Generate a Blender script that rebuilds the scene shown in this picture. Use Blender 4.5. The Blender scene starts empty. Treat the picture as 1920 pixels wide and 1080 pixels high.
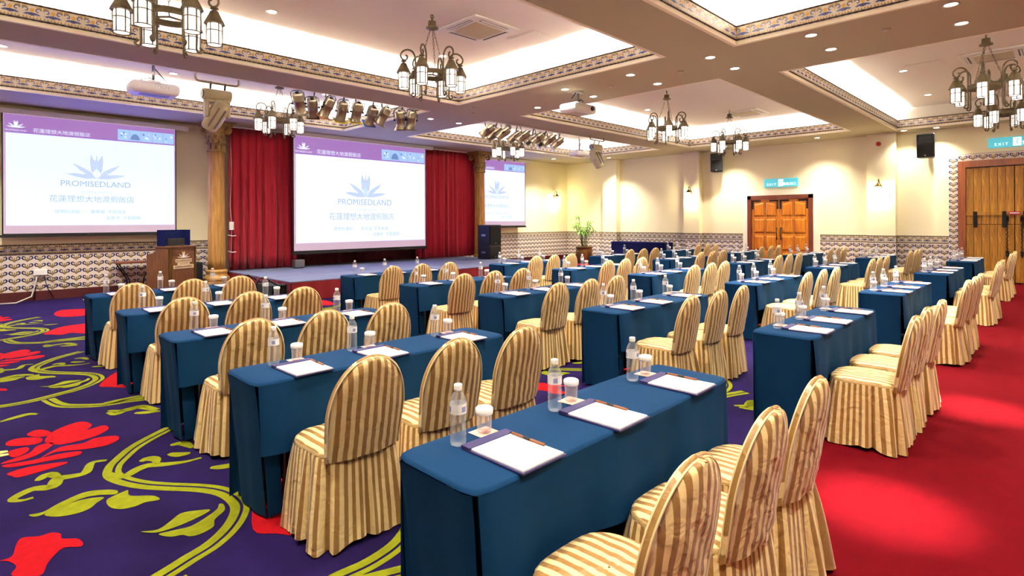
import bpy, math, random
from mathutils import Vector, Matrix
D = bpy.data
S = bpy.context.scene
COL = S.collection
random.seed(7)
PI = math.pi

# ------------------------------------------------------------------ camera
cam = D.cameras.new('camera'); CAM = D.objects.new('camera', cam); COL.objects.link(CAM)
cam.sensor_width = 36; cam.lens = 1050.24 / 1920 * 36; cam.shift_y = -(540 - 415.4) / 1920
cam.clip_start = .05; cam.clip_end = 100
_f = Vector((math.sin(PI/4), math.cos(PI/4), 0)); _r0 = Vector((math.cos(PI/4), -math.sin(PI/4), 0)); _u0 = Vector((0, 0, 1))
ROLL = .0043
_r = _r0*math.cos(ROLL) - _u0*math.sin(ROLL); _u = _r0*math.sin(ROLL) + _u0*math.cos(ROLL)
CAM.matrix_world = Matrix(((_r.x, _u.x, -_f.x, 0), (_r.y, _u.y, -_f.y, 0), (_r.z, _u.z, -_f.z, 1.596), (0, 0, 0, 1)))
S.camera = CAM
# ------------------------------------------------------------------ exposure, world
vs = S.view_settings
vs.view_transform = 'Standard'; vs.look = 'None'; vs.gamma = 1; vs.use_curve_mapping = False
vs.exposure = 0.75
S.cycles.transparent_max_bounces = 40
W = D.worlds.new('world'); S.world = W; W.use_nodes = True
W.node_tree.nodes['Background'].inputs[0].default_value = (1, .95, .88, 1)
W.node_tree.nodes['Background'].inputs[1].default_value = .3
COVE = 85.0        # emission of the fluorescent tubes in the ceiling coves
SPOT = 260.0       # watts of one downlight
LANTERN = 1.9      # emission of lantern glass
SCONCE = 14.0
SLIDE = .95
# room
XL, XR, YB, YS = -2.4, 18.6, -3.2, 15.25     # left, door wall, back, stage wall
ZS, ZU = 4.0, 4.6                           # soffit of the beams, top of the coffers

# ------------------------------------------------------------------ materials
def lin(c):
    return tuple(((v/255)/12.92 if v/255 <= .04045 else ((v/255+.055)/1.055)**2.4) for v in c)
MATS = {}
def mat(name, rgb, rough=.6, metal=0, spec=.5, emit=0, emit_rgb=None, trans=0, ior=1.45, bump=0, bscale=40, vary=0, vscale=3, sheen=0, alpha=1, coat=0):
    if name in MATS: return MATS[name]
    m = D.materials.new(name); m.use_nodes = True; MATS[name] = m
    nt = m.node_tree; b = nt.nodes['Principled BSDF']; I = b.inputs
    c = lin(rgb) + (1,)
    I['Base Color'].default_value = c; I['Roughness'].default_value = rough; I['Metallic'].default_value = metal
    I['Specular IOR Level'].default_value = spec; I['IOR'].default_value = ior
    I['Transmission Weight'].default_value = trans; I['Alpha'].default_value = alpha
    I['Sheen Weight'].default_value = sheen; I['Coat Weight'].default_value = coat
    if emit:
        I['Emission Color'].default_value = lin(emit_rgb or rgb) + (1,); I['Emission Strength'].default_value = emit
    if bump or vary:
        tc = nt.nodes.new('ShaderNodeTexCoord')
    if bump:
        n = nt.nodes.new('ShaderNodeTexNoise'); n.inputs['Scale'].default_value = bscale; n.inputs['Detail'].default_value = 3
        nt.links.new(tc.outputs['Object'], n.inputs['Vector'])
        bp = nt.nodes.new('ShaderNodeBump'); bp.inputs['Strength'].default_value = bump; bp.inputs['Distance'].default_value = .01
        nt.links.new(n.outputs[0], bp.inputs['Height']); nt.links.new(bp.outputs[0], I['Normal'])
    if vary:
        n = nt.nodes.new('ShaderNodeTexNoise'); n.inputs['Scale'].default_value = vscale; n.inputs['Detail'].default_value = 4
        nt.links.new(tc.outputs['Object'], n.inputs['Vector'])
        mr = nt.nodes.new('ShaderNodeMapRange'); mr.inputs[1].default_value = .3; mr.inputs[2].default_value = .7
        mr.inputs[3].default_value = 1-vary; mr.inputs[4].default_value = 1+vary
        nt.links.new(n.outputs[0], mr.inputs[0])
        mx = nt.nodes.new('ShaderNodeMix'); mx.data_type = 'RGBA'; mx.blend_type = 'MULTIPLY'; mx.inputs[0].default_value = 1
        mx.inputs[6].default_value = c
        nt.links.new(mr.outputs[0], mx.inputs[7]); nt.links.new(mx.outputs[2], I['Base Color'])
    return m

def wood(name, a, b, axis='Z', scale=6, rough=.45, coat=.1):
    m = mat(name, a, rough, coat=coat); nt = m.node_tree; bs = nt.nodes['Principled BSDF']
    tc = nt.nodes.new('ShaderNodeTexCoord'); mp = nt.nodes.new('ShaderNodeMapping')
    sc = [14, 14, 14]; sc['XYZ'.index(axis)] = .9
    mp.inputs['Scale'].default_value = sc
    n = nt.nodes.new('ShaderNodeTexNoise'); n.inputs['Scale'].default_value = scale/3; n.inputs['Detail'].default_value = 6; n.inputs['Distortion'].default_value = 1.2
    cr = nt.nodes.new('ShaderNodeValToRGB'); e = cr.color_ramp.elements
    e[0].position = .3; e[0].color = lin(b)+(1,); e[1].position = .68; e[1].color = lin(a)+(1,)
    nt.links.new(tc.outputs['Object'], mp.inputs[0]); nt.links.new(mp.outputs[0], n.inputs['Vector'])
    nt.links.new(n.outputs[0], cr.inputs[0]); nt.links.new(cr.outputs[0], bs.inputs['Base Color'])
    return m

def stripe_mat(name, light, dark, period=.047):
    m = mat(name, light, .42, spec=.5, sheen=.15); nt = m.node_tree; bs = nt.nodes['Principled BSDF']; L = nt.links
    uv = nt.nodes.new('ShaderNodeUVMap'); sp = nt.nodes.new('ShaderNodeSeparateXYZ'); L.new(uv.outputs[0], sp.inputs[0])
    nz = nt.nodes.new('ShaderNodeTexNoise'); nz.inputs['Scale'].default_value = 6; nz.inputs['Detail'].default_value = 3; L.new(uv.outputs[0], nz.inputs['Vector'])
    ad = nt.nodes.new('ShaderNodeMath'); ad.operation = 'MULTIPLY_ADD'; ad.inputs[1].default_value = .008; L.new(nz.outputs[0], ad.inputs[0]); L.new(sp.outputs[0], ad.inputs[2])
    dv = nt.nodes.new('ShaderNodeMath'); dv.operation = 'DIVIDE'; dv.inputs[1].default_value = period; L.new(ad.outputs[0], dv.inputs[0])
    fr = nt.nodes.new('ShaderNodeMath'); fr.operation = 'FRACT'; L.new(dv.outputs[0], fr.inputs[0])
    gt = nt.nodes.new('ShaderNodeMath'); gt.operation = 'GREATER_THAN'; gt.inputs[1].default_value = .5; L.new(fr.outputs[0], gt.inputs[0])
    mx = nt.nodes.new('ShaderNodeMix'); mx.data_type = 'RGBA'; mx.inputs[6].default_value = lin(light)+(1,); mx.inputs[7].default_value = lin(dark)+(1,)
    L.new(gt.outputs[0], mx.inputs[0]); L.new(mx.outputs[2], bs.inputs['Base Color'])
    rg = nt.nodes.new('ShaderNodeMapRange'); rg.inputs[3].default_value = .52; rg.inputs[4].default_value = .36
    L.new(gt.outputs[0], rg.inputs[0]); L.new(rg.outputs[0], bs.inputs['Roughness'])
    n2 = nt.nodes.new('ShaderNodeTexNoise'); n2.inputs['Scale'].default_value = 13; n2.inputs['Detail'].default_value = 3; n2.inputs['Distortion'].default_value = 1.5
    tc = nt.nodes.new('ShaderNodeTexCoord'); L.new(tc.outputs['Object'], n2.inputs['Vector'])
    bp = nt.nodes.new('ShaderNodeBump'); bp.inputs['Strength'].default_value = .55; bp.inputs['Distance'].default_value = .014
    L.new(n2.outputs[0], bp.inputs['Height']); L.new(bp.outputs[0], bs.inputs['Normal'])
    return m

M_wall = mat('cream_wall_paint', (253, 243, 204), .85, bump=.15, bscale=25)
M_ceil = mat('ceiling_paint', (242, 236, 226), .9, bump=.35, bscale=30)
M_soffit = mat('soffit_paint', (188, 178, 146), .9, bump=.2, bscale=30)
M_lip = mat('cream_lip', (255, 247, 222), .8)
M_purple = mat('purple_carpet', (28, 15, 62), .95, spec=.1, bump=.5, bscale=300, vary=.3, vscale=2.2)
M_red = mat('red_carpet', (92, 5, 14), .95, spec=.05, bump=.5, bscale=300, vary=.08, vscale=9)
M_vine = mat('carpet_green', (118, 122, 18), .95, spec=.1, vary=.15, vscale=20)
M_flower = mat('carpet_red', (150, 9, 18), .95, spec=.1, vary=.12, vscale=20)
M_stamen = mat('carpet_yellow', (236, 214, 120), .95, spec=.1)
M_gold = stripe_mat('gold_striped_satin', (238, 209, 148), (156, 115, 58))
M_pipe = mat('gold_welt', (236, 210, 154), .45, sheen=.1)
def cloth_mat():
    m = mat('blue_tablecloth', (8, 48, 84), .85, spec=.12, bump=.12, bscale=60)
    return m
M_cloth = cloth_mat()
M_navy = mat('navy_cloth', (14, 20, 64), .85, spec=.1)
M_metal = mat('grey_metal', (150, 150, 150), .35, metal=.9)
M_dark = mat('black_plastic', (18, 18, 20), .45)
M_black = mat('black_cloth', (10, 10, 12), .9)
M_white = mat('white_plastic', (238, 236, 230), .5)
M_paper = mat('white_paper', (252, 250, 246), .8)
M_lid = mat('white_paper_lid', (250, 244, 240), .8)
def clear(name, rgb, clearness, rough=.06):
    m = mat(name, rgb, rough, spec=.9, coat=.5); nt = m.node_tree; L = nt.links
    tr = nt.nodes.new('ShaderNodeBsdfTransparent'); mx = nt.nodes.new('ShaderNodeMixShader')
    lw = nt.nodes.new('ShaderNodeLayerWeight'); lw.inputs[0].default_value = .35
    mr = nt.nodes.new('ShaderNodeMapRange'); mr.inputs[3].default_value = 1-clearness; mr.inputs[4].default_value = .5; L.new(lw.outputs['Facing'], mr.inputs[0])
    L.new(mr.outputs[0], mx.inputs[0]); L.new(tr.outputs[0], mx.inputs[1]); L.new(nt.nodes['Principled BSDF'].outputs[0], mx.inputs[2])
    L.new(mx.outputs[0], nt.nodes['Material Output'].inputs[0]); return m
M_pet = clear('clear_plastic_water', (236, 242, 246), .92)
M_glass = clear('clear_glass', (240, 244, 246), .95, .03)
M_label = mat('bottle_label', (238, 234, 232), .5)
M_print = mat('label_print', (140, 150, 196), .5)
M_board = mat('purple_leatherette', (46, 40, 92), .45)
M_pen = mat('brown_pen', (140, 82, 48), .4)
M_coaster = mat('pink_coaster', (238, 190, 172), .8, vary=.12, vscale=60)
M_bronze = mat('aged_bronze', (88, 75, 50), .55, metal=.15, vary=.25, vscale=15)
M_lglass = mat('lantern_glass', (255, 250, 242), .3, emit=LANTERN, emit_rgb=(255, 240, 228))
M_tile = mat('glazed_white_tile', (228, 216, 204), .25, coat=.3)
M_btile = mat('glazed_beige_tile', (206, 194, 172), .25, coat=.3)
M_grout = mat('grout', (206, 194, 176), .9)
M_tnavy = mat('tile_navy_glaze', (52, 52, 92), .25)
M_tolive = mat('tile_olive_glaze', (146, 122, 62), .25)
M_toch = mat('tile_ochre_glaze', (186, 142, 56), .25)
M_tblue = mat('tile_blue_glaze', (56, 68, 116), .25)
M_rope = mat('dark_rope_moulding', (44, 26, 18), .5, bump=.8, bscale=70)
M_base = mat('maroon_baseboard', (72, 16, 20), .5)
M_curt = mat('red_velvet_curtain', (158, 6, 32), .8, sheen=.15)
M_back = mat('dark_red_backdrop', (78, 4, 12), .85)
M_deck = mat('grey_blue_deck_carpet', (96, 102, 128), .95, bump=.3, bscale=200, vary=.08)
M_skirt = mat('maroon_stage_skirt', (118, 12, 24), .9)
M_tube = mat('fluorescent_tube', (255, 250, 246), .5, emit=COVE, emit_rgb=(255, 249, 247))
M_dl = mat('downlight_lens', (255, 255, 255), .5, emit=14, emit_rgb=(255, 246, 224))
M_dlring = mat('downlight_trim', (206, 196, 172), .4, metal=.3)
M_doorA = wood('honey_door_wood', (222, 138, 18), (172, 88, 8))
M_frameA = wood('red_brown_frame', (122, 56, 28), (84, 36, 18))
M_doorB = wood('rustic_plank_wood', (196, 140, 48), (122, 78, 22))
M_frameB = wood('orange_brown_frame', (152, 82, 40), (110, 54, 26))
M_pod = wood('podium_walnut', (124, 80, 44), (84, 50, 26), scale=10)
M_col = wood('ochre_marbled_column', (196, 150, 78), (150, 106, 48), scale=5, rough=.5)
M_cap = mat('carved_capital', (150, 116, 60), .6, vary=.35, vscale=14)
M_iron = mat('black_iron', (26, 22, 20), .5, metal=.5)
M_silver = mat('brushed_steel_lamp', (158, 146, 126), .3, metal=.75)
M_beige = mat('beige_fixture', (206, 196, 160), .45)
M_pot = mat('brown_glazed_pot', (104, 74, 34), .3, vary=.35, vscale=8)
M_leaf = mat('palm_leaf', (104, 158, 40), .5, vary=.2)
M_stem = mat('palm_stem', (104, 120, 50), .6)
M_teal = mat('exit_sign_panel', (80, 178, 190), .5, emit=.45, emit_rgb=(80, 184, 200))
M_exitw = mat('exit_sign_white', (240, 255, 255), .5, emit=1.0)
M_sconce = mat('sconce_glass', (255, 236, 170), .3, emit=SCONCE, emit_rgb=(255, 226, 150))
M_brass = mat('antique_brass', (104, 86, 28), .4, metal=.7)
def beam(name, e):      # projector light falling on a screen: linear colour e
    m = mat(name, (96, 96, 100), .95, spec=0); I = m.node_tree.nodes['Principled BSDF'].inputs
    I['Emission Color'].default_value = e+(1,); I['Emission Strength'].default_value = 1; return m
M_slide = beam('projected_white', (.60, .68, 2.2)); M_slideB = beam('projected_pale_blue', (.51, .63, 3.6))  # blue raised past the visible slide tone to tint the soffit
M_pink = beam('projected_mauve', (.22, .10, .30)); M_rose = beam('projected_rose', (.36, .24, .30))
M_stext = beam('projected_blue_text', (.20, .30, .46)); M_spale = beam('projected_lilac_text', (.33, .40, .60))
M_swhite = beam('projected_header_text', (.5, .55, .7)); M_thumb = beam('projected_photo', (.22, .36, .62)); M_thumb2 = beam('projected_photo_dark', (.08, .16, .34))
M_cream = mat('cream_sign', (240, 226, 184), .6)
M_gyel = mat('yellow_gel', (222, 206, 24), .4); M_gor = mat('orange_gel', (206, 130, 82), .4); M_gblu = mat('blue_gel', (50, 104, 190), .4)
M_wire = mat('grey_cable', (190, 184, 172), .6)
M_redsign = mat('red_sign', (168, 40, 40), .5)

# ------------------------------------------------------------------ mesh builder
class MB:
    def __init__(s): s.v = []; s.f = []; s.m = []; s.uv = {}; s.mats = []; s.sm = []
    def mi(s, m):
        if m is None: return 0
        if m not in s.mats: s.mats.append(m)
        return s.mats.index(m)
    def face(s, idx, m=None, smooth=False, uv=None):
        s.f.append(tuple(idx)); s.m.append(s.mi(m)); s.sm.append(smooth)
        if uv: s.uv[len(s.f)-1] = uv
    def pts(s, P): n = len(s.v); s.v.extend([tuple(p) for p in P]); return n
    def poly(s, P, m=None): n = s.pts(P); s.face(range(n, n+len(P)), m)
    def box(s, x0, x1, y0, y1, z0, z1, m=None, T=None):
        P = [Vector((x, y, z)) for z in (z0, z1) for y in (y0, y1) for x in (x0, x1)]
        if T is not None: P = [T @ p for p in P]
        n = s.pts(P)
        for q in ((0, 2, 3, 1), (4, 5, 7, 6), (0, 1, 5, 4), (2, 6, 7, 3), (0, 4, 6, 2), (1, 3, 7, 5)): s.face([n+i for i in q], m)
        return s
    def bar(s, a, b, w, h, m=None):
        a = Vector(a); b = Vector(b); d = b-a; L = d.length
        T = Matrix.Translation(a) @ d.to_track_quat('Z', 'Y').to_matrix().to_4x4()
        return s.box(-w/2, w/2, -h/2, h/2, 0, L, m, T)
    def lathe(s, prof, seg=16, m=None, T=None, cap=True, smooth=True, rmod=None):
        n = len(s.v); P = []
        for (r, z) in prof:
            for k in range(seg):
                a = 2*PI*k/seg; rr = r*(rmod(a, z) if rmod else 1)
                p = Vector((rr*math.cos(a), rr*math.sin(a), z)); P.append(T @ p if T is not None else p)
        s.pts(P)
        for i in range(len(prof)-1):
            for k in range(seg):
                k2 = (k+1) % seg; s.face((n+i*seg+k, n+i*seg+k2, n+(i+1)*seg+k2, n+(i+1)*seg+k), m, smooth)
        if cap:
            if prof[0][0] > 1e-4: s.face([n+k for k in range(seg)][::-1], m)
            if prof[-1][0] > 1e-4: s.face([n+(len(prof)-1)*seg+k for k in range(seg)], m)
        return s
    def cyl(s, a, b, r, m=None, seg=10, r2=None, smooth=True):
        a = Vector(a); b = Vector(b); d = b-a
        T = Matrix.Translation(a) @ d.to_track_quat('Z', 'Y').to_matrix().to_4x4()
        return s.lathe([(r, 0), (r if r2 is None else r2, d.length)], seg, m, T, smooth=smooth)
    def tube(s, path, r, m=None, seg=6, closed=False):
        path = [Vector(p) for p in path]; N = len(path); n = len(s.v); up = None
        for i, p in enumerate(path):
            if closed: t = path[(i+1) % N]-path[i-1]
            else: t = path[min(i+1, N-1)]-path[max(i-1, 0)]
            t.normalize()
            if up is None:
                up = Vector((0, 0, 1)) if abs(t.z) < .9 else Vector((1, 0, 0))
            a = t.cross(up)
            if a.length < 1e-4: a = t.cross(Vector((1, .3, 0)))
            a.normalize(); b = a.cross(t); b.normalize(); up = b
            rr = r[i] if isinstance(r, (list, tuple)) else r
            s.pts([p + a*rr*math.cos(2*PI*k/seg) + b*rr*math.sin(2*PI*k/seg) for k in range(seg)])
        for i in range(N if closed else N-1):
            j = (i+1) % N
            for k in range(seg):
                k2 = (k+1) % seg; s.face((n+i*seg+k, n+i*seg+k2, n+j*seg+k2, n+j*seg+k), m, True)
        if not closed:
            s.face([n+k for k in range(seg)][::-1], m); s.face([n+(N-1)*seg+k for k in range(seg)], m)
        return s
    def grid(s, fn, nu, nv, m=None, smooth=True, uvfn=None, closeu=False):
        n = len(s.v); cu = nu if closeu else nu+1
        s.pts([fn(i/nu, j/nv) for j in range(nv+1) for i in range(cu)])
        for j in range(nv):
            for i in range(nu):
                i2 = (i+1) % cu
                uv = None
                if uvfn: uv = [uvfn(i/nu, j/nv), uvfn((i+1)/nu, j/nv), uvfn((i+1)/nu, (j+1)/nv), uvfn(i/nu, (j+1)/nv)]
                s.face((n+j*cu+i, n+j*cu+i2, n+(j+1)*cu+i2, n+(j+1)*cu+i), m, smooth, uv)
        return s
    def ribbon(s, path, w, m=None, plane='XZ', off=0):
        # flat ribbon in a plane; w width or list
        N = len(path); P = []
        for i, p in enumerate(path):
            a = path[max(i-1, 0)]; b = path[min(i+1, N-1)]
            tx, ty = b[0]-a[0], b[1]-a[1]; L = math.hypot(tx, ty) or 1; nx, ny = -ty/L, tx/L
            ww = (w[i] if isinstance(w, (list, tuple)) else w)/2
            for sg in (1, -1):
                q = (p[0]+nx*ww*sg, p[1]+ny*ww*sg)
                P.append((q[0], off, q[1]) if plane == 'XZ' else (q[0], q[1], off))
        n = s.pts(P)
        for i in range(N-1): s.face((n+2*i, n+2*i+1, n+2*i+3, n+2*i+2), m)
        return s
    def mesh(s, name):
        me = D.meshes.new(name); me.from_pydata(s.v, [], s.f)
        for m in s.mats: me.materials.append(m)
        me.polygons.foreach_set('material_index', s.m); me.polygons.foreach_set('use_smooth', s.sm)
        if s.uv:
            ul = me.uv_layers.new(name='UVMap')
            for fi, uvs in s.uv.items():
                p = me.polygons[fi]
                for k, li in enumerate(p.loop_indices): ul.data[li].uv = uvs[k]
        me.update(); return me
def ob(name, data, parent=None, loc=None, rot=None):
    if isinstance(data, MB): data = data.mesh(name)
    o = D.objects.new(name, data); COL.objects.link(o)
    if loc is not None: o.location = loc
    if rot is not None: o.rotation_euler = rot
    if parent is not None: o.parent = parent
    return o
def tag(o, label=None, cat=None, group=None, kind=None):
    if label: o['label'] = label
    if cat: o['category'] = cat
    if group: o['group'] = group
    if kind: o['kind'] = kind
    return o
def thing(name, label, cat, loc=(0, 0, 0), rz=0, group=None):
    o = D.objects.new(name, None); COL.objects.link(o); o.location = loc; o.rotation_euler = (0, 0, rz); o.empty_display_size = .1
    return tag(o, label, cat, group)
def struct(name, data, parent=None):
    o = ob(name, data, parent)
    return tag(o, kind='structure')
def bevel(o, w, seg=2):
    b = o.modifiers.new('bevel', 'BEVEL'); b.width = w; b.segments = seg; b.limit_method = 'ANGLE'; return o
_txt = {}
def text_mesh(body, size, m, ext=.001, bold=0):
    c = D.curves.new('lettering', 'FONT'); c.body = body; c.size = size; c.align_x = 'CENTER'; c.align_y = 'CENTER'; c.extrude = ext; c.offset = bold
    c.resolution_u = 3
    o = D.objects.new('lettering', c); COL.objects.link(o)
    bpy.context.view_layer.update()
    me = D.meshes.new_from_object(o.evaluated_get(bpy.context.evaluated_depsgraph_get()))
    D.objects.remove(o); D.curves.remove(c)
    me.materials.clear(); me.materials.append(m); return me

# ------------------------------------------------------------------ floor
CARPET_Y = 1.55
fl = struct('floor', MB().box(XL, XR, CARPET_Y, YS, -.05, 0, M_purple))
struct('floor', MB().box(XL, XR, YB, CARPET_Y, -.05, 0, M_red))

# carpet pattern: one woven repeat (1.87 m x 3.74 m) drawn on the floor plane
_ROT = .0043
def fpt(px, py):
    r3 = (px-960)/1050.24; u3 = -(py-415.4)/1050.24
    r = r3*math.cos(_ROT)+u3*math.sin(_ROT); u = -r3*math.sin(_ROT)+u3*math.cos(_ROT)
    t = -1.596/u; k = math.sqrt(.5)
    return (t*k*(1+r), t*k*(1-r))
def za(L, per=0): return [(a[0]+.085*per, a[1]-3.74*per) for a in (fpt(x/3.6, 780+y/3.6) for x, y in L)]
def zb(L, per=1): return [(a[0]+.085*per, a[1]-3.74*per) for a in (fpt(x/4.155, 540+y/4.155) for x, y in L)]
def smooth_path(P, n=5):
    out = []
    for i in range(len(P)-1):
        p0 = P[max(i-1, 0)]; p1 = P[i]; p2 = P[i+1]; p3 = P[min(i+2, len(P)-1)]
        for k in range(n):
            t = k/n
            out.append(tuple(.5*((2*p1[c]) + (-p0[c]+p2[c])*t + (2*p0[c]-5*p1[c]+4*p2[c]-p3[c])*t*t + (-p0[c]+3*p1[c]-3*p2[c]+p3[c])*t**3) for c in (0, 1)))
    out.append(P[-1]); return out
def offset_path(P, d):
    o = []
    for i, p in enumerate(P):
        a = P[max(i-1, 0)]; b = P[min(i+1, len(P)-1)]; tx, ty = b[0]-a[0], b[1]-a[1]; L = math.hypot(tx, ty) or 1
        o.append((p[0]-ty/L*d, p[1]+tx/L*d))
    return o
vine_main = smooth_path([(.26, 2.96), (.42, 2.90), (.56, 2.905)] + za([(1090, 1060), (1250, 960), (1400, 868), (1510, 770), (1572, 680), (1585, 610), (1530, 550), (1440, 515), (1300, 498), (1100, 490), (950, 478), (820, 452), (730, 410), (735, 350), (790, 290), (880, 215), (1000, 145), (1150, 70)]))
vine_br = smooth_path(zb([(400, 862), (470, 898), (560, 912), (800, 905), (1020, 872), (1300, 840)]))
vine_x = smooth_path([fpt(560, 1120), fpt(625, 1082), fpt(690, 1052), fpt(742, 1015), fpt(765, 975), fpt(765, 930)])
scrolls = [za([(720, 300), (620, 318), (575, 385), (470, 410), (390, 425), (350, 480), (230, 492), (120, 540), (85, 570), (150, 572), (225, 552)]),
           za([(250, 440), (330, 395), (400, 420)]),
           za([(730, 385), (830, 412), (920, 365), (1000, 335), (1110, 328), (1250, 310), (1360, 282)]),
           za([(950, 310), (1000, 288), (1050, 295), (1060, 325)]),
           za([(1150, 200), (1230, 185), (1300, 215)]), za([(1140, 255), (1210, 262), (1285, 250)]),
           za([(1420, 350), (1530, 340), (1620, 310)]),
           zb([(840, 970), (900, 985), (980, 950), (1080, 930), (1160, 945), (1240, 965)]), zb([(1050, 975), (1150, 970), (1240, 960)]),
           zb([(0, 1045), (120, 1010), (220, 985), (290, 985)]), zb([(345, 445), (430, 445), (520, 430), (600, 440)], 2)]
leafs = [za([(950, 783), (1060, 770), (1140, 720), (1220, 660), (1330, 640), (1420, 635), (1350, 680), (1240, 730), (1150, 764), (1050, 790)]),
         za([(1070, 800), (1180, 772), (1290, 745), (1400, 680), (1465, 630), (1480, 595), (1510, 600), (1515, 640), (1450, 700), (1440, 750), (1350, 800), (1280, 815), (1230, 805), (1150, 818)]),
         za([(195, 670), (290, 650), (400, 590), (560, 520), (700, 500), (790, 505), (780, 530), (680, 535), (580, 550), (450, 600), (320, 655), (240, 682)]),
         za([(300, 668), (420, 612), (560, 566), (700, 550), (650, 590), (600, 630), (500, 665), (380, 682)]),
         za([(720, 570), (760, 545), (840, 510), (865, 505), (880, 540), (1030, 540), (1078, 566), (980, 585), (920, 610), (830, 630), (760, 625), (725, 600)])]
petals = [za([(370, 100), (540, 40), (620, 60), (590, 95), (700, 65), (732, 90), (640, 140), (470, 185), (380, 195), (300, 172)]),
          za([(640, 152), (780, 135), (800, 160), (720, 200), (560, 228), (380, 245), (270, 290), (400, 215), (560, 185)]),
          za([(20, 335), (220, 300), (400, 258), (545, 240), (520, 270), (350, 302), (200, 330), (60, 350)]),
          za([(50, 390), (200, 345), (430, 312), (442, 326), (300, 370), (130, 416), (80, 408)]),
          za([(180, 130), (230, 100), (290, 95), (342, 110), (330, 132), (260, 145)]),
          za([(60, 170), (150, 150), (280, 150), (260, 188), (120, 205), (40, 200)]),
          za([(60, 240), (180, 212), (190, 240), (110, 280), (60, 270)]),
          za([(190, 255), (250, 205), (345, 182), (352, 202), (270, 255), (200, 285), (100, 312), (20, 325), (20, 315)]),
          za([(0, 980), (80, 950), (110, 870), (150, 825), (260, 815), (350, 790), (410, 800), (420, 830), (520, 830), (560, 860), (540, 885), (440, 890), (380, 930), (320, 1000), (270, 1080), (80, 1080), (110, 1020), (60, 985)]),
          zb([(340, 360), (420, 322), (500, 300), (600, 286), (720, 275), (800, 300), (760, 340), (665, 355), (560, 350), (480, 366), (400, 364)], 2),
          zb([(420, 200), (470, 175), (560, 168), (680, 165), (760, 190), (660, 215), (540, 225), (450, 222)], 2)]
stam = [za([(0, 240), (50, 235), (55, 245), (0, 258)]), za([(0, 262), (55, 255), (60, 265), (0, 278)])]
def blob(P, n=4):
    m = len(P); Q = P[-2:]+P+P[:3]; q = smooth_path(Q, n); return q[2*n:2*n+m*n]
def ccw(P):
    a = sum(P[i][0]*P[(i+1) % len(P)][1]-P[(i+1) % len(P)][0]*P[i][1] for i in range(len(P)))
    return P if a > 0 else P[::-1]
def motif(kind):
    b = MB(); z = .0015
    if kind == 'vine':
        for p, sg in ((vine_main, -1), (vine_br, -1), (vine_x, -1)):
            b.ribbon(p, .050, M_vine, 'XY', z); b.ribbon(offset_path(p, sg*.058), .034, M_vine, 'XY', z)
        for p in scrolls:
            p = smooth_path(p); n = len(p)
            b.ribbon(p, [.03+.045*math.sin(PI*min(1, i/n*1.15)) for i in range(n)], M_vine, 'XY', z+.0004)
        for i in range(len(b.f)):   # face up
            f = b.f[i]; P = [b.v[k] for k in f]
            if sum(P[k][0]*P[(k+1) % len(P)][1]-P[(k+1) % len(P)][0]*P[k][1] for k in range(len(P))) < 0: b.f[i] = f[::-1]
    elif kind == 'leaf':
        for p in leafs: b.poly([(x, y, z+.0008) for x, y in ccw(blob(p))], M_vine)
    else:
        for p in petals: b.poly([(x, y, z+.0012) for x, y in ccw(blob(p))], M_flower)
        for p in stam: b.poly([(x, y, z+.0016) for x, y in ccw(p)], M_stamen)
    return b.mesh(kind)
motifs = {'carpet_vine': motif('vine'), 'carpet_leaf': motif('leaf'), 'carpet_flower': motif('flower')}
for kx in range(-1, 10):
    for ky in range(-1, 4):
        ox = kx*1.87 - .085*ky; oy = ky*3.74 + (1.87 if kx % 2 else 0)
        if 2.2+oy < 1.6 or oy + 2.2 > 12.6 or ox < -3 or ox > 17.2: continue
        for nm, me in motifs.items(): ob(nm, me, fl, (ox, oy, 0))

# ------------------------------------------------------------------ tiles
def spiral(cx, cz, r0, r1, a0, a1, n=14):
    return [(cx+(r0+(r1-r0)*k/n)*math.cos(a0+(a1-a0)*k/n), cz+(r0+(r1-r0)*k/n)*math.sin(a0+(a1-a0)*k/n)) for k in range(n+1)]
def fixface(b, ny=-1):
    for i in range(len(b.f)):
        f = b.f[i]; P = [Vector(b.v[k]) for k in f]
        if all(abs(p.y-P[0].y) < 1e-6 for p in P) and P[0].y < -.0061:
            n = (P[1]-P[0]).cross(P[2]-P[0])
            if n.y > 0: b.f[i] = f[::-1]
def tile_mesh():
    b = MB(); w, h = .198, .149
    b.box(-w/2, w/2, -.006, 0, -h/2, h/2, M_tile); y = -.0066
    for s in (1, -1):
        p = [(s*.004, -.05), (s*.03, -.034), (s*.06, -.02)] + [(s*x, z) for x, z in spiral(.054, .016, .036, .010, -PI/2, PI*1.1)]
        n = len(p); b.ribbon(p, [.008+.020*math.sin(PI*min(1, (i+2)/n)) for i in range(n)], M_tnavy, 'XZ', y)
        p = [(s*.002, -.045), (s*.022, -.02), (s*.034, .0), (s*.034, .022), (s*.022, .03)]
        b.ribbon(smooth_path(p, 3), .018, M_tolive, 'XZ', y-.0004)
        b.poly([(s*.004, y-.0002, -.072), (s*.03, y-.0002, -.052), (s*.004, y-.0002, -.05)], M_tolive)
    b.ribbon([(0, -.074), (0, -.03), (0, .0)], .016, M_tolive, 'XZ', y-.0006)
    b.poly([(-.012, y-.0008, .0), (0, y-.0008, -.018), (.012, y-.0008, .0), (0, y-.0008, .036)], M_tolive)
    fixface(b); return b.mesh('tile')
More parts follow.
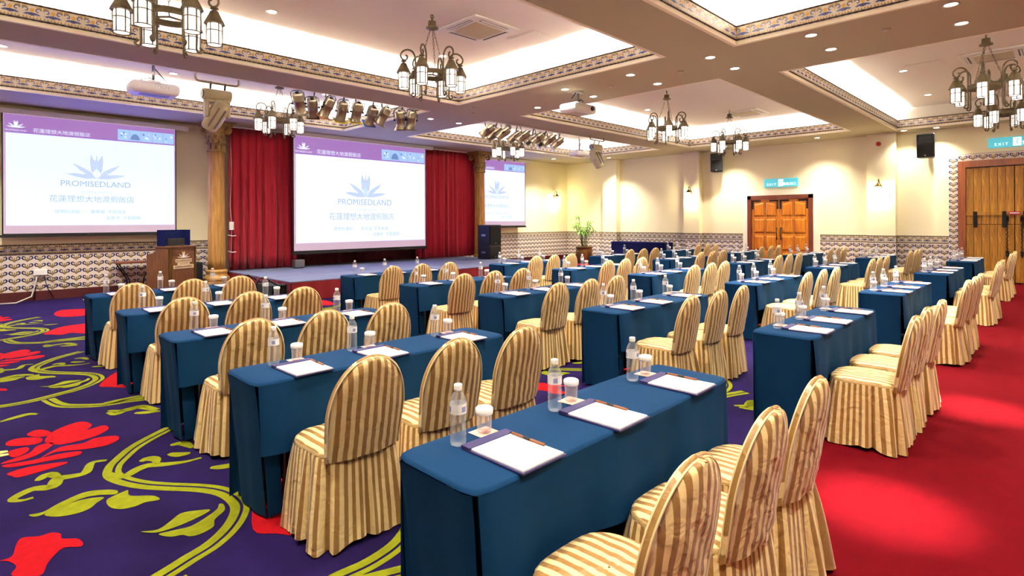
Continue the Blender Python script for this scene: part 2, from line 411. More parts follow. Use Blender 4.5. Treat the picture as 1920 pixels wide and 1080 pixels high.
def border_mesh():
    b = MB(); w, h = .198, .166
    b.box(-w/2, w/2, -.006, 0, -h/2, h/2, M_btile); y = -.0066
    for s in (1, -1):
        b.ribbon([(s*x, z) for x, z in spiral(.058, .02, .034, .008, PI*.1, PI*1.7, 10)], .012, M_tblue, 'XZ', y)
        b.poly([(s*.01, y-.0003, -.006), (s*.055, y-.0003, -.04), (s*.085, y-.0003, -.03), (s*.05, y-.0003, -.012)], M_tblue)
        b.poly([(s*.03, y-.0003, .06), (s*.09, y-.0003, .072), (s*.096, y-.0003, .04)], M_tolive)
    b.poly([(.024*math.cos(a)*(1.25 if k % 2 else .75), y-.0006, .022+.024*math.sin(a)*(1.25 if k % 2 else .75)) for k, a in enumerate(2*PI*i/12 for i in range(12))], M_toch)
    for k in range(6): b.poly([(-.096+k*.032+dx, y-.0003, dz) for dx, dz in ((.003, -.078), (.029, -.078), (.016, -.05))], M_tolive)
    b.poly([(-.098, y-.0002, .076), (.098, y-.0002, .076), (.098, y-.0002, .082), (-.098, y-.0002, .082)], M_tolive)
    b.poly([(-.05, y-.0002, -.03), (0, y-.0002, -.002), (.05, y-.0002, -.03), (0, y-.0002, -.046)], M_tnavy)
    fixface(b); return b.mesh('border_tile')
ME_tile = tile_mesh(); ME_border = border_mesh()
def rope(b, p, q, r=.014):
    p = Vector(p); q = Vector(q); n = max(2, int((q-p).length/.035)); d = (q-p)
    b.tube([p+d*(k/n) for k in range(n+1)], [r*(1.0 if k % 2 else .68) for k in range(n+1)], M_rope, 5)
def dado(wall, pts, rot):
    # pts: function (s,z)->location on the face for s along the run; rows of tiles, a border row between two ropes
    f, L = pts
    n = max(1, int(round(L/.2))); w = L/n
    for i in range(n):
        for j in range(5):
            o = ob('tile', ME_tile, wall, f((i+.5)*w, .195+.152*(j+.5)), (0, 0, rot)); o.scale = (w/.2, 1, 1.015)
        o = ob('border_tile', ME_border, wall, f((i+.5)*w, 1.058), (0, 0, rot)); o.scale = (w/.2, 1, 1)
    b = MB()
    for z in (.966, 1.152): rope(b, f(0, z), f(L, z), .013)
    ob('rope_moulding', b, wall)

# ------------------------------------------------------------------ walls
T = .12
ws = struct('wall_stage', MB().box(XL, XR+T, YS, YS+T, 0, ZU+.2, M_wall))
wd = struct('wall_door', MB().box(XR, XR+T, YB, YS, 0, ZU+.2, M_wall))
struct('wall_left', MB().box(XL-T, XL, YB, YS+T, 0, ZU+.2, M_wall))
struct('wall_back', MB().box(XL-T, XR+T, YB-T, YB, 0, ZU+.2, M_wall))
dado(ws, (lambda s, z: (-.6+s, YS, z), 5.4), 0)
dado(ws, (lambda s, z: (13.0+s, YS, z), 5.6), 0)
ob('baseboard_stage', MB().box(XL, 4.78, YS-.03, YS, 0, .19, M_base)).update_tag()
tag(D.objects['baseboard_stage'], kind='structure')
tag(ob('baseboard_stage', MB().box(12.8, XR, YS-.03, YS, 0, .19, M_base)), kind='structure')
# pilasters of the door wall
PIL = [(12.57, 13.2, 18.31), (9.16, 9.74, 18.36), (3.43, 4.115, 18.33)]
for k, (a, c, x) in enumerate(PIL):
    po = tag(ob('trim_%d' % (10+k), MB().box(x, XR, a, c, 0, ZS, M_wall)), kind='structure')
    dado(po, (lambda s, z, x=x, c=c: (x, c-s, z), c-a), -PI/2)
    dado(po, (lambda s, z, x=x, a=a: (x+s, a, z), XR-x), 0)
    ob('baseboard', MB().box(x-.02, XR, a-.02, c+.02, 0, .19, M_base), po)
for (y1, y0) in ((YS, 13.2), (12.57, 9.74), (9.16, 7.74), (5.40, 4.115), (3.43, 2.30)):
    dado(wd, (lambda s, z, y1=y1: (XR, y1-s, z), y1-y0), -PI/2)
    tag(ob('baseboard_door', MB().box(XR-.03, XR, y0, y1, 0, .19, M_base)), kind='structure')

# ------------------------------------------------------------------ ceiling with coffers
COF = {'A': (-.8, 7.36, 4.25, 8.9), 'B': (9.2, 17.1, 4.25, 8.85), 'S1': (-.8, 7.3, 9.88, 13.5), 'S2': (9.1, 16.85, 9.85, 13.2), 'C': (-.8, 7.6, -1.4, 3.25), 'D': (9.5, 17.9, -1.4, 3.3)}
LED = .30
xs = sorted({XL, XR} | {c[0] for c in COF.values()} | {c[1] for c in COF.values()})
ys = sorted({YB, YS} | {c[2] for c in COF.values()} | {c[3] for c in COF.values()})
b = MB()
for i in range(len(xs)-1):
    for j in range(len(ys)-1):
        mx, my = (xs[i]+xs[i+1])/2, (ys[j]+ys[j+1])/2
        if any(c[0] < mx < c[1] and c[2] < my < c[3] for c in COF.values()): continue
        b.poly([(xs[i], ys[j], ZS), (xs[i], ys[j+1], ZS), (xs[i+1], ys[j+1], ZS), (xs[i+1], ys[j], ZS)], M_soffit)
for c in COF.values():
    x0, x1, y0, y1 = c; X0, X1, Y0, Y1 = x0-LED, x1+LED, y0-LED, y1+LED
    zl = ZS+.12
    # ledge ring
    for q in ((X0, x0, Y0, Y1), (x1, X1, Y0, Y1), (x0, x1, Y0, y0), (x0, x1, y1, Y1)):
        b.poly([(q[0], q[2], zl), (q[1], q[2], zl), (q[1], q[3], zl), (q[0], q[3], zl)], M_ceil)
    b.poly([(X0, Y0, ZU), (X0, Y1, ZU), (X1, Y1, ZU), (X1, Y0, ZU)], M_ceil)
    for p, q in (((X0, Y0), (X1, Y0)), ((X1, Y0), (X1, Y1)), ((X1, Y1), (X0, Y1)), ((X0, Y1), (X0, Y0))):
        b.poly([(q[0], q[1], zl), (p[0], p[1], zl), (p[0], p[1], ZU), (q[0], q[1], ZU)], M_ceil)
cl = struct('ceiling', b)
UP = .262; th = .05
for k, (nm, c) in enumerate(COF.items()):
    x0, x1, y0, y1 = c; b = MB(); zt = ZS+UP
    b.box(x0-th, x1+th, y1, y1+th, ZS-.004, zt, M_lip); b.box(x0-th, x1+th, y0-th, y0, ZS-.004, zt, M_lip)
    b.box(x1, x1+th, y0, y1, ZS-.004, zt, M_lip); b.box(x0-th, x0, y0, y1, ZS-.004, zt, M_lip)
    t = struct('trim_%d' % (k+1), b)
    r = MB()
    for z in (ZS+.066, ZS+.250):
        rope(r, (x0, y1-.006, z), (x1, y1-.006, z)); rope(r, (x1-.006, y1, z), (x1-.006, y0, z))
        rope(r, (x0+.006, y1, z), (x0+.006, y0, z)); rope(r, (x0, y0+.006, z), (x1, y0+.006, z))
    ob('rope_moulding', r, t)
    n = int(round((x1-x0)/.2)); w = (x1-x0)/n
    for i in range(n):
        o = ob('frieze_tile', ME_border, t, (x0+(i+.5)*w, y1, ZS+.158)); o.scale = (w/.2, 1, 1)
        o = ob('frieze_tile', ME_border, t, (x0+(i+.5)*w, y0, ZS+.158), (0, 0, PI)); o.scale = (w/.2, 1, 1)
    n = int(round((y1-y0)/.2)); w = (y1-y0)/n
    for i in range(n):
        o = ob('frieze_tile', ME_border, t, (x1, y0+(i+.5)*w, ZS+.158), (0, 0, -PI/2)); o.scale = (w/.2, 1, 1)
        o = ob('frieze_tile', ME_border, t, (x0, y0+(i+.5)*w, ZS+.158), (0, 0, PI/2)); o.scale = (w/.2, 1, 1)
    # fluorescent cove tubes lying on the ledge behind the frieze
    zt = ZS+.15
    tb = MB()
    tb.cyl((x0, y1+.16, zt), (x1, y1+.16, zt), .02, M_tube, 6); tb.cyl((x0, y0-.16, zt), (x1, y0-.16, zt), .02, M_tube, 6)
    tb.cyl((x0-.16, y0, zt), (x0-.16, y1, zt), .02, M_tube, 6)
    if nm != 'D': tb.cyl((x1+.16, y0, zt), (x1+.16, y1, zt), .02, M_tube, 6)
    ob('cove_light', tb, t)

# ------------------------------------------------------------------ downlights
ROWN = ['row nearest the viewer', 'second row from the viewer', 'middle row', 'second row from the stage', 'row nearest the stage']
dlm = MB().lathe([(.085, 0), (.085, -.008), (.066, -.006), (.062, .0)], 20, M_dlring, cap=False).mesh('trim_ring')
dll = MB().lathe([(.0, -.003), (.062, -.003)], 20, M_dl, cap=False).mesh('lens')
def downlight(x, y, z, label, power=1.0, group=None, spot=True, size=110):
    t = thing('downlight', label, 'light', (x, y, z), 0, group)
    ob('trim_ring', dlm, t); ob('lens', dll, t)
    if spot:
        L = D.lights.new('downlight_beam', 'SPOT'); L.energy = SPOT*power; L.spot_size = math.radians(size); L.spot_blend = 1.0; L.color = (1, .93, .8); L.shadow_soft_size = .05
        o = D.objects.new('downlight_beam', L); COL.objects.link(o); o.parent = t; o.location = (0, 0, -.02)
ORD = ['first', 'second', 'third', 'fourth', 'fifth', 'sixth', 'seventh']
for k, y in enumerate((.95, 2.39, 3.76, 5.13, 6.52, 7.97, 10.57)):
    for sx, x in (('left', 7.9+.0*k), ('right', 8.75)):
        if (k, sx) == (5, 'left'): continue
        downlight(x, y, ZS, 'recessed downlight on the middle beam, %s of the %s pair from the viewer' % (sx, ORD[k]), group='beam downlights')
downlight(16.38, 14.1, ZS, 'recessed downlight in the far corner above the right screen', 2.0)
downlight(17.85, 5.25, ZS, 'recessed downlight above the small wooden double door', 1.1)
downlight(18.2, 2.5, ZS, 'larger recessed downlight above the right wall loudspeaker', .7)
downlight(18.15, 3.2, ZS, 'small recessed downlight above the pilaster with fire alarm', .5)
downlight(17.6, 12.4, ZS, 'recessed downlight above the navy side table', 2.0)
downlight(17.8, 8.0, ZS, 'recessed downlight behind the middle coffer chandelier', 1.3)
downlight(13.58, 2.4, ZU, 'recessed downlight in the right coffer, nearer the air conditioner', .8)
downlight(16.6, 2.44, ZU, 'recessed downlight in the right coffer, farther from viewer', .8)
downlight(3.23, 8.05, ZU, 'recessed downlight in the coffer above the left chandelier', .8)
downlight(3.16, 12.77, ZU, 'recessed downlight beside the projector over the left screen', 2.6)
downlight(.6, 12.77, ZU, 'added recessed downlight left of the projector over the left screen', 2.6)  # added lamp, brightens the wall around the left screen
downlight(6.2, 12.4, ZU, 'added recessed downlight in the coffer above the centre screen', 1.2)  # lamp added in the stage coffer for more light on the wall
downlight(14.6, 12.5, ZU, 'added recessed downlight in the coffer above the right screen', 2.2)  # another added lamp, grazes the stage wall at the right
# downlights added to brighten the tables; most sit out of frame or behind beams
CW = {'A': 'coffer in front of the stage', 'B': 'middle right coffer', 'C': 'coffer above the nearest tables', 'D': 'right coffer by the plank door'}
for cf, pts in {'A': ((.2, 8.05), (6.3, 8.05), (.2, 5.1), (3.23, 5.1), (6.3, 5.1)), 'B': ((10.2, 8.05), (10.2, 5.1), (16.4, 5.1), (13.3, 8.1)), 'C': ((.4, 2.4), (3.4, 2.4), (6.2, 2.4), (.4, -.5), (3.4, -.5), (6.2, -.5)), 'D': ((10.5, 2.4), (10.5, -.5), (13.6, -.5), (16.6, -.5))}.items():
    for k, (x, y) in enumerate(pts):
        downlight(x, y, ZU, '%s of the added hidden downlights in the %s' % (ORD[k], CW[cf]), 1.5, 'added coffer downlights', True, 105)
for k, (x, y) in enumerate(((3.66, .75), (6.1, .55))): downlight(x, y, ZU, 'narrow recessed downlight making the %s glowing patch on the red aisle' % ('nearer', 'farther')[k], 14.0, None, True, 13)
# unlit sprinkler / detector caps
capm = MB().lathe([(.05, 0), (.05, -.012), (.02, -.03), (0, -.03)], 12, M_dlring).mesh('cap')
for k, (x, y, lb) in enumerate(((8.35, 1.65, 'small round ceiling cap nearest the viewer on the middle beam'), (8.3, 4.45, 'small round ceiling cap between the third and fourth downlight pairs'), (8.3, 5.8, 'small round ceiling cap between the fourth and fifth downlight pairs'), (8.2, 9.4, 'small round ceiling cap near the stage on the middle beam'), (7.75, 8.9, 'small round ceiling cap by the corner of the left coffer'))):
    tag(ob('sprinkler_cap', capm, None, (x, y, ZS)), lb, 'sprinkler', 'ceiling caps on the beam')

# ------------------------------------------------------------------ doors of the door wall
def door_small():
    y0, y1, zt = 5.58, 7.56, 2.40; x = XR
    f = MB(); w = .12
    f.box(x-.09, x, y1-w, y1, 0, zt, M_frameA); f.box(x-.09, x, y0, y0+w, 0, zt, M_frameA); f.box(x-.09, x, y0, y1, zt-w, zt, M_frameA)
    d = struct('door_1', f)
    s = MB(); p = .16
    s.box(x-.03, x, y1, y1+p, 0, zt+p, M_lip); s.box(x-.03, x, y0-p, y0, 0, zt+p, M_lip); s.box(x-.03, x, y0, y1, zt, zt+p, M_lip)
    ob('plaster_surround', s, d)
    mid = (y0+y1)/2; lw = mid-y0-w
    for sg in (1, -1):
        a, c = (mid+.004, mid+lw-.004) if sg > 0 else (mid-lw+.004, mid-.004)
        lf = ob('door_leaf', MB().box(x-.045, x-.005, a, c, .01, zt-w-.01, M_doorA), d)
        wd_ = (c-a); H = zt-w-.02
        for col in range(2):
            for row in range(4):
                pa = a+.09+col*(wd_-.12)/2; pb = pa+(wd_-.12)/2-.06
                z0 = .12+row*(H-.1)/4; z1 = z0+(H-.1)/4-.10
                pm = MB()
                if row == 3:
                    out = [(pa, z0), (pb, z0), (pb, z1-.0), (pa, z1-.07)] if (col == (0 if sg > 0 else 0)) else [(pa, z0), (pb, z0), (pb, z1-.07), (pa, z1)]
                else: out = [(pa, z0), (pb, z0), (pb, z1), (pa, z1)]
                n = pm.pts([(x-.045, yy, zz) for yy, zz in out]); cy = sum(o[0] for o in out)/4; cz = sum(o[1] for o in out)/4
                pm.pts([(x-.062, cy+(yy-cy)*.8, cz+(zz-cz)*.82) for yy, zz in out])
                pm.face((n+4, n+7, n+6, n+5), M_doorA)
                for k in range(4): pm.face((n+k, n+4+k, n+4+(k+1) % 4, n+(k+1) % 4), M_doorA)
                ob('panel', pm, lf)
                g = MB()
                for (ya, yb, za_, zb_) in ((pa-.014, pa, z0-.014, z1+.0), (pb, pb+.014, z0-.014, z1), (pa, pb, z0-.014, z0)): g.box(x-.049, x-.045, ya, yb, za_, zb_, M_frameA)
                ob('panel_moulding', g, lf)
        h = MB(); hy = a+.06 if sg > 0 else c-.06
        h.cyl((x-.10, hy, .98), (x-.10, hy, 1.38), .014, M_iron, 8); h.cyl((x-.10, hy, 1.02), (x-.045, hy, 1.02), .018, M_iron, 8); h.cyl((x-.10, hy, 1.34), (x-.045, hy, 1.34), .018, M_iron, 8)
        ob('door_handle', h, lf)
        for e in (a+.04, c-.04):
            st = MB(); dr = 1 if e < (a+c)/2 else -1
            st.box(x-.052, x-.045, e-.025, e+.025, zt-w-.32, zt-w-.03, M_iron); st.box(x-.052, x-.045, min(e, e+dr*.26), max(e, e+dr*.26), zt-w-.08, zt-w-.03, M_iron)
            ob('iron_strap', st, lf)
door_small()
def door_big():
    y0, y1, zt = -.10, 2.10, 3.10; x = XR; f = MB(); w = .16
    f.box(x-.12, x, y1-w, y1, 0, zt, M_frameB); f.box(x-.12, x, y0, y0+w, 0, zt, M_frameB); f.box(x-.12, x, y0+w, y1-w, zt-w, zt, M_frameB)
    d = struct('door_2', f); mid = 1.0
    for sg in (1, -1):
        lf = ob('door_leaf', MB().box(x-.03, x-.002, mid if sg > 0 else y0+w, y1-w if sg > 0 else mid, .01, zt-w, M_iron), d)
        n = 6; a = mid+.006 if sg > 0 else y0+w; c = y1-w if sg > 0 else mid-.006; pw = (c-a)/n
        for i in range(n):
            ww = .006
            p = ob('plank', MB().box(-.02, .02, -pw/2+ww/2, pw/2-ww/2, -.72, .72, M_doorB), lf, (x-.05-random.uniform(0, .005), a+(i+.5)*pw, .75)); bevel(p, .004, 1)
            p = ob('plank', MB().box(-.02, .02, -pw/2+ww/2, pw/2-ww/2, -.72, .72, M_doorB), lf, (x-.05-random.uniform(0, .005), a+(i+.5)*pw, 2.2)); bevel(p, .004, 1)
        ob('crossbar', MB().box(x-.11, x-.075, a, c, 1.70, 1.79, M_doorB), lf)
        for yy in ((a+c)/2-.28, (a+c)/2+.28):
            ob('iron_bracket', MB().box(x-.125, x-.07, yy-.04, yy+.04, 1.40, 1.80, M_iron), lf)
        hy = a+.13 if sg > 0 else c-.13; hb = MB()
        hb.tube([(x-.13+.008*math.cos(k*1.2), hy+.008*math.sin(k*1.2), .78+k*.02) for k in range(41)], .012, M_iron, 6)
        for zz, sg2 in ((.75, -1), (1.6, 1)):
            hb.box(x-.135, x-.07, hy-.03, hy+.03, zz-.06, zz+.06, M_iron); hb.cyl((x-.12, hy, zz), (x-.12, hy, zz+sg2*.11), .03, M_iron, 8, .004)
        ob('door_handle', hb, lf)
    sg = ob('door_sign', MB().box(x-.135, x-.12, mid-.11, mid+.11, 1.72, 1.79, M_redsign), d)
    ob('lettering_strip', MB().box(x-.138, x-.135, mid-.09, mid+.09, 1.742, 1.768, M_rose), sg)
    # tile surround
    sur = tag(ob('trim_20', MB().box(x-.012, x, y1+.005, y1+.195, 0, zt+.2, M_grout).box(x-.012, x, y0, y1+.005, zt+.005, zt+.2, M_grout)), kind='structure')
    for k in range(21): ob('tile', ME_tile, sur, (x-.012, y1+.1, .08+k*.153), (0, 0, -PI/2))
    for k in range(11): ob('tile', ME_tile, sur, (x-.012, y1-.1-k*.2, zt+.1), (0, 0, -PI/2))
door_big()

# exit signs
def exit_sign(y, z, w, h, label):
    t = thing('exit_sign', label, 'sign', (XR, y, z)); x = -.05
    bx = bevel(ob('sign_box', MB().box(-.05, 0, -w/2, w/2, -h/2, h/2, M_teal), t), .008)
    R = (PI/2, 0, -PI/2)
    ob('lettering', text_mesh('E X I T', h*.36, M_exitw), t, (x-.002, w*.27, -h*.18), R)
    ob('lettering', text_mesh('緊急出口', h*.36, M_exitw), t, (x-.002, -w*.25, -h*.18), R)
    ob('pictogram_panel', MB().box(x-.003, x, -w*.07, w*.07, -h*.4, h*.4, M_exitw), t)
    m = MB()
    m.lathe([(0, 0), (h*.07, 0)], 10, M_teal, Matrix.Translation((x-.004, -.01, h*.22)) @ Matrix.Rotation(PI/2, 4, 'Y'), False)
    for a, c in (((0, .12), (-.0, -.08)), ((0, -.08), (.1, -.3)), ((0, -.08), (-.1, -.28)), ((0, .1), (.12, 0)), ((0, .1), (-.12, .02))): m.bar((x-.004, a[0]*h*.9, a[1]*h), (x-.004, c[0]*h*.9, c[1]*h), .004, h*.06, M_teal)
    ob('running_figure', m, t)
exit_sign(6.52, 2.79, 1.03, .27, 'teal lit exit sign above the small wooden double door')
exit_sign(.95, 3.52, 1.10, .25, 'teal lit exit sign above the large rustic plank door')

# ------------------------------------------------------------------ stage
st = thing('stage', 'low carpeted stage with grey blue deck and maroon skirt', 'stage', (0, 0, 0))
SX0, SX1, SY0, SY1 = 4.82, 12.60, 11.1, 15.2; SZ = .40
ob('stage_frame', MB().box(SX0+.03, SX1-.03, SY0+.04, SY1, 0, SZ-.03, M_black), st)
ob('front_skirt', MB().grid(lambda u, v: (SX0+u*(SX1-SX0), SY0+.012*math.sin(u*160), v*(SZ-.02)), 240, 1, M_skirt), st)
ob('side_skirt', MB().grid(lambda u, v: (SX0+.012*math.sin(u*80), SY1+u*(SY0-SY1), v*(SZ-.02)), 100, 1, M_skirt), st)
ob('side_skirt', MB().grid(lambda u, v: (SX1+.012*math.sin(u*80), SY0+u*(SY1-SY0), v*(SZ-.02)), 100, 1, M_skirt), st)
nx, ny = 7, 3
for i in range(nx):
    for j in range(ny):
        w, h = (SX1-SX0)/nx, (SY1-SY0)/ny
        p = ob('deck_panel', MB().box(-w/2+.007, w/2-.007, -h/2+.007, h/2-.007, -.03, 0, M_deck), st, (SX0+(i+.5)*w, SY0+(j+.5)*h, SZ)); bevel(p, .006, 1)
# black portable steps with rails at the left end of the stage
sp = thing('stage_steps', 'black portable steps with curved handrails beside the stage', 'steps', (4.45, 11.55, 0))
for k in range(2): ob('step', MB().box(-.28+k*.28, .0+k*.28, -.4, .4, 0, .17*(k+1), M_black), sp)
for s in (-.42, .42):
    ob('handrail', MB().tube([(-.3, s, .0), (-.3, s, .42), (-.25, s, .52), (-.15, s, .52), (.1, s, .36), (.28, s, .36), (.28, s, 0)], .018, M_dark, 8), sp)

# ------------------------------------------------------------------ columns
def column(x, y, label, z0=0):
    t = thing('column', label, 'column', (x, y, z0)); H = ZS-z0
    ob('plinth', bevel(ob('plinth_block', MB().box(-.29, .29, -.29, .29, 0, .2, M_col)), .01).data, t); D.objects.remove(D.objects['plinth_block'])
    ob('base_moulding', MB().lathe([(.28, .2), (.29, .26), (.27, .31), (.235, .33), (.225, .39), (.24, .42), (.235, .46), (.2, .48)], 28, M_col), t)
    n = 14
    prof = [(.19-.022*(k/12)**1.6, .47+(H-.47-.68)*k/12) for k in range(13)]
    ob('fluted_shaft', MB().lathe(prof, n*6, M_col, rmod=lambda a, z: 1-.10*max(0, math.sin(a*n))), t)
    zc = H-.68
    ob('astragal', MB().lathe([(.17, zc-.03), (.205, zc-.02), (.205, zc+.02), (.17, zc+.03)], 28, M_cap), t)
    cb = ob('capital', MB().lathe([(.165, zc), (.17, zc+.3), (.2, zc+.45), (.25, zc+.58), (.27, zc+.6)], 28, M_cap), t)
    lm = MB().grid(lambda u, v: ((u-.5)*.10*(1-.4*v), .02+.012*math.sin(u*PI)+.06*max(0, v-.55)**1.2*2, v*.2-(.05 if v > .9 else 0)), 4, 6, M_cap).mesh('acanthus_leaf')
    for row, (r, z, cnt) in enumerate(((.165, .02, 10), (.175, .17, 10))):
        for k in range(cnt):
            a = 2*PI*(k+.5*row)/cnt
            ob('acanthus_leaf', lm, cb, (r*math.sin(-a), r*math.cos(a), zc+z), (0, 0, a))
    for k in range(4):
        a = PI/4+k*PI/2; sp_ = spiral(0, 0, .085, .015, PI*.5, -PI*2.6, 22)
        vm = MB().tube([(p[0], 0, p[1]) for p in sp_], .026, M_cap, 6)
        ob('volute', vm, cb, (.285*math.cos(a), .285*math.sin(a), zc+.48), (0, 0, a))
    ob('rosette', MB().lathe([(0, -.05), (.04, -.03), (.05, 0), (.0, .02)], 10, M_cap), cb, (0, -.25, zc+.56), (PI/2, 0, 0))
    ob('abacus', MB().box(-.34, .34, -.34, .34, H-.06, H-.001, M_cap).box(-.3, .3, -.3, .3, H-.1, H-.06, M_cap), t)
column(4.5, 14.55, 'ochre fluted column with carved capital at the left end of stage')
column(12.97, 14.55, 'ochre fluted column with carved capital beside the right loudspeaker stack')

# ------------------------------------------------------------------ curtains
def curtain(x0, x1, y, z0, z1, folds, amp, m, name, label, ph=0):
    rnd = random.Random(int(x0*10)); k = [rnd.uniform(.8, 1.2) for _ in range(6)]
    def f(u, v):
        a = u*folds*2*PI+ph; fl_ = .35+.65*(1-v)
        return (x0+u*(x1-x0)+.02*math.sin(a*k[0]), y+amp*fl_*(math.sin(a)+.4*math.sin(a*1.7*k[1]+1)+.25*math.sin(a*.31*k[2])), z0+(z1-z0)*v)
    o = ob(name, MB().grid(f, int(folds*14), 10, m)); so = o.modifiers.new('thickness', 'SOLIDIFY'); so.thickness = .006
    return tag(o, label, 'curtain')
curtain(4.88, 6.6, 14.83, SZ+.015, ZS-.03, 9, .06, M_curt, 'stage_curtain', 'gathered bright red stage curtain left of the centre screen')
curtain(10.5, 13.02, 14.83, SZ+.015, ZS-.03, 13, .06, M_curt, 'stage_curtain', 'gathered bright red stage curtain right of the centre screen', 1)
curtain(6.2, 11.0, 15.1, SZ+.015, ZS-.03, 16, .02, M_back, 'backdrop_curtain', 'dark red backdrop hanging behind the centre screen')
tr = MB().box(4.9, 13.0, 14.80, 14.86, ZS-.03, ZS, M_white)
tag(ob('curtain_track', tr), 'white curtain track along the ceiling above the stage curtains', 'curtain track')
# cord and switch by the left curtain
pc = thing('pull_cord', 'white hanging cord with small switch box by the left curtain', 'cord', (4.84, 14.62, 0))
ob('cord', MB().tube([(0, 0, 3.85), (.03, 0, 2.9), (.0, .02, 2.0), (.03, 0, 1.5), (.0, 0, .5)], .008, M_wire, 6), pc)
bevel(ob('switch_box', MB().box(-.03, .07, -.02, .02, 1.42, 1.62, M_white), pc), .006)
for z in (1.28, .88): ob('tie_band', MB().tube([(-.08, -.02, z+.02), (.03, -.03, z-.01), (.12, -.02, z)], .012, M_white, 6), pc)

# ------------------------------------------------------------------ projection screens with slide
def lotus(b, cx, cz, s, m1, m2, y):
    def petal(a, L, w, m):
        ca, sa = math.sin(a), math.cos(a); P = []
        for t, q in ((0, .25), (.35, 1), (.7, .75), (1, 0), (.7, -.75), (.35, -1), (0, -.25)):
            P.append((cx+s*(L*t*ca+w*q*sa), y, cz+s*(L*t*sa-w*q*ca)))
        b.poly(P[::-1], m)
    for a in (-1.42, -.95, .95, 1.42): petal(a, .52 if abs(a) > 1.2 else .5, .045, m1)
    for a in (-.2, .2): petal(a, .5, .06, m2)
    petal(0, .5, .03, m1); petal(0, .2, .07, M_slide)
def screen(x0, x1, z0, z1, y, label, name, colour):
    t = thing('projection_screen', label, 'screen', ((x0+x1)/2, y, z0)); w = x1-x0; h = z1-z0
    ob('housing', MB().box(-w/2-.12, w/2+.25, -.06, .06, h, h+.1, M_white), t)
    ob('black_border', MB().box(-w/2, w/2, -.004, .004, 0, h, M_dark), t)
    ob('bottom_bar', MB().box(-w/2-.03, w/2+.03, -.02, .02, -.03, .02, M_dark), t)
    bw = .022*w/3; y_ = -.005
    sl = ob('slide', _mk([(-w/2+bw, y_, bw*2), (w/2-bw, y_, bw*2), (w/2-bw, y_, h), (-w/2+bw, y_, h)], M_rose), t)
    top = h*.845; bot = h*.085
    ob('slide_field', _mk([(-w*.48, y_-.001, bot), (w*.485, y_-.001, bot), (w*.485, y_-.001, top), (-w*.48, y_-.001, top)], colour), sl)
    ob('slide_banner', _mk([(-w*.49, y_-.001, top), (w*.49, y_-.001, top), (w*.49, y_-.001, h-.01), (-w*.49, y_-.001, h-.01)], M_pink), sl)
    R = (PI/2, 0, 0)
    lg = MB(); lotus(lg, 0, h*.50, h*.42, M_spale, M_spale, y_-.002); ob('lotus_logo', lg, sl)
    lg = MB(); lotus(lg, -w*.43, top+h*.045, h*.12, M_swhite, M_swhite, y_-.002); ob('lotus_logo', lg, sl)
    k = w/3.06
    for body, sz, m, px, pz in (('PROMISEDLAND', .17*k, M_stext, 0, .445), ('RESORT & LAGOON', .06*k, M_spale, 0, .375), ('花蓮理想大地渡假飯店', .15*k, M_stext, -.02, .31),
                                ('理想的渡假 －   是停留  不是奔波', .085*k, M_stext, -.03, .20), ('是散步  不是趕路', .085*k, M_stext, .16, .145)):
        ob('lettering', text_mesh(body, sz, m), sl, (px*w, y_-.002, pz*h), R)
    ob('lettering', text_mesh('花蓮理想大地渡假飯店', .095*k, M_swhite), sl, (-w*.19, y_-.002, top+h*.03), R)
    ob('lettering', text_mesh('PROMISEDLAND', .045*k, M_swhite), sl, (-w*.43, y_-.002, top+h*.022), R)
    for i in range(5):
        a = w*(.125+i*.072); c = a+w*.07; z0_, z1_ = top+.012*h, h*.955
        ph = ob('slide_photo', _mk([(a, y_-.002, z0_), (c, y_-.002, z0_), (c, y_-.002, z1_), (a, y_-.002, z1_)], M_thumb), sl)
        mm = MB(); q = (c-a)
        if i == 1: mm.poly([(a+q*.5+q*.42*math.cos(s), y_-.003, z0_+q*.12+q*.62*math.sin(s)) for s in [PI*j/10 for j in range(11)]][::-1], M_thumb2)
        else:
            rr = random.Random(i)
            for j in range(5):
                ax = a+q*rr.uniform(.05, .7); az = z0_+(z1_-z0_)*rr.uniform(.05, .7); d = q*rr.uniform(.1, .3)
                mm.poly([(ax, y_-.003-.0002*j, az), (ax+d, y_-.003-.0002*j, az), (ax+d*.8, y_-.003-.0002*j, az+d*.8), (ax+d*.2, y_-.003-.0002*j, az+d*.9)], M_thumb2 if j % 2 else M_swhite)
        ob('photo_subject', mm, sl)
def _mk(P, m): b = MB(); b.poly(P, m); return b
screen(.70, 3.76, 1.35, 3.80, 15.0, 'left projection screen showing the slide above the tiled dado', 'left', M_slideB)
screen(6.32, 10.61, .78, 3.89, 14.45, 'large centre projection screen hanging in front of the red backdrop', 'centre', M_slide)
screen(12.69, 15.74, 1.40, 3.86, 15.0, 'right projection screen partly hidden behind the right column', 'right', M_slide)

# ------------------------------------------------------------------ chandeliers
def lantern_meshes():
    roof = MB().lathe([(.012, .12), (.03, .115), (.045, .10), (.05, .085), (.098, -.01), (.104, -.03), (.08, -.03), (.04, .05)], 12, M_bronze, smooth=False).lathe([(.0, .175), (.016, .16), (.04, .145), (.042, .135), (.012, .125), (.012, .1)], 10, M_bronze)
    cage = MB()
    for k in range(6):
        a = PI/3*k; c, s = math.cos(a)*.076, math.sin(a)*.076
        cage.bar((c, s, -.255), (c, s, -.02), .011, .011, M_bronze)
    for z in (-.105, -.25): cage.tube([(.077*math.cos(a), .077*math.sin(a), z) for a in [2*PI*i/18 for i in range(18)]], .006, M_bronze, 4, True)
    glass = MB().lathe([(.0, -.248), (.064, -.248), (.066, -.24), (.066, -.03), (.03, -.025)], 14, M_lglass)
    return roof.mesh('lantern_roof'), cage.mesh('lantern_cage'), glass.mesh('lantern_glass')
LR, LC, LG = lantern_meshes()
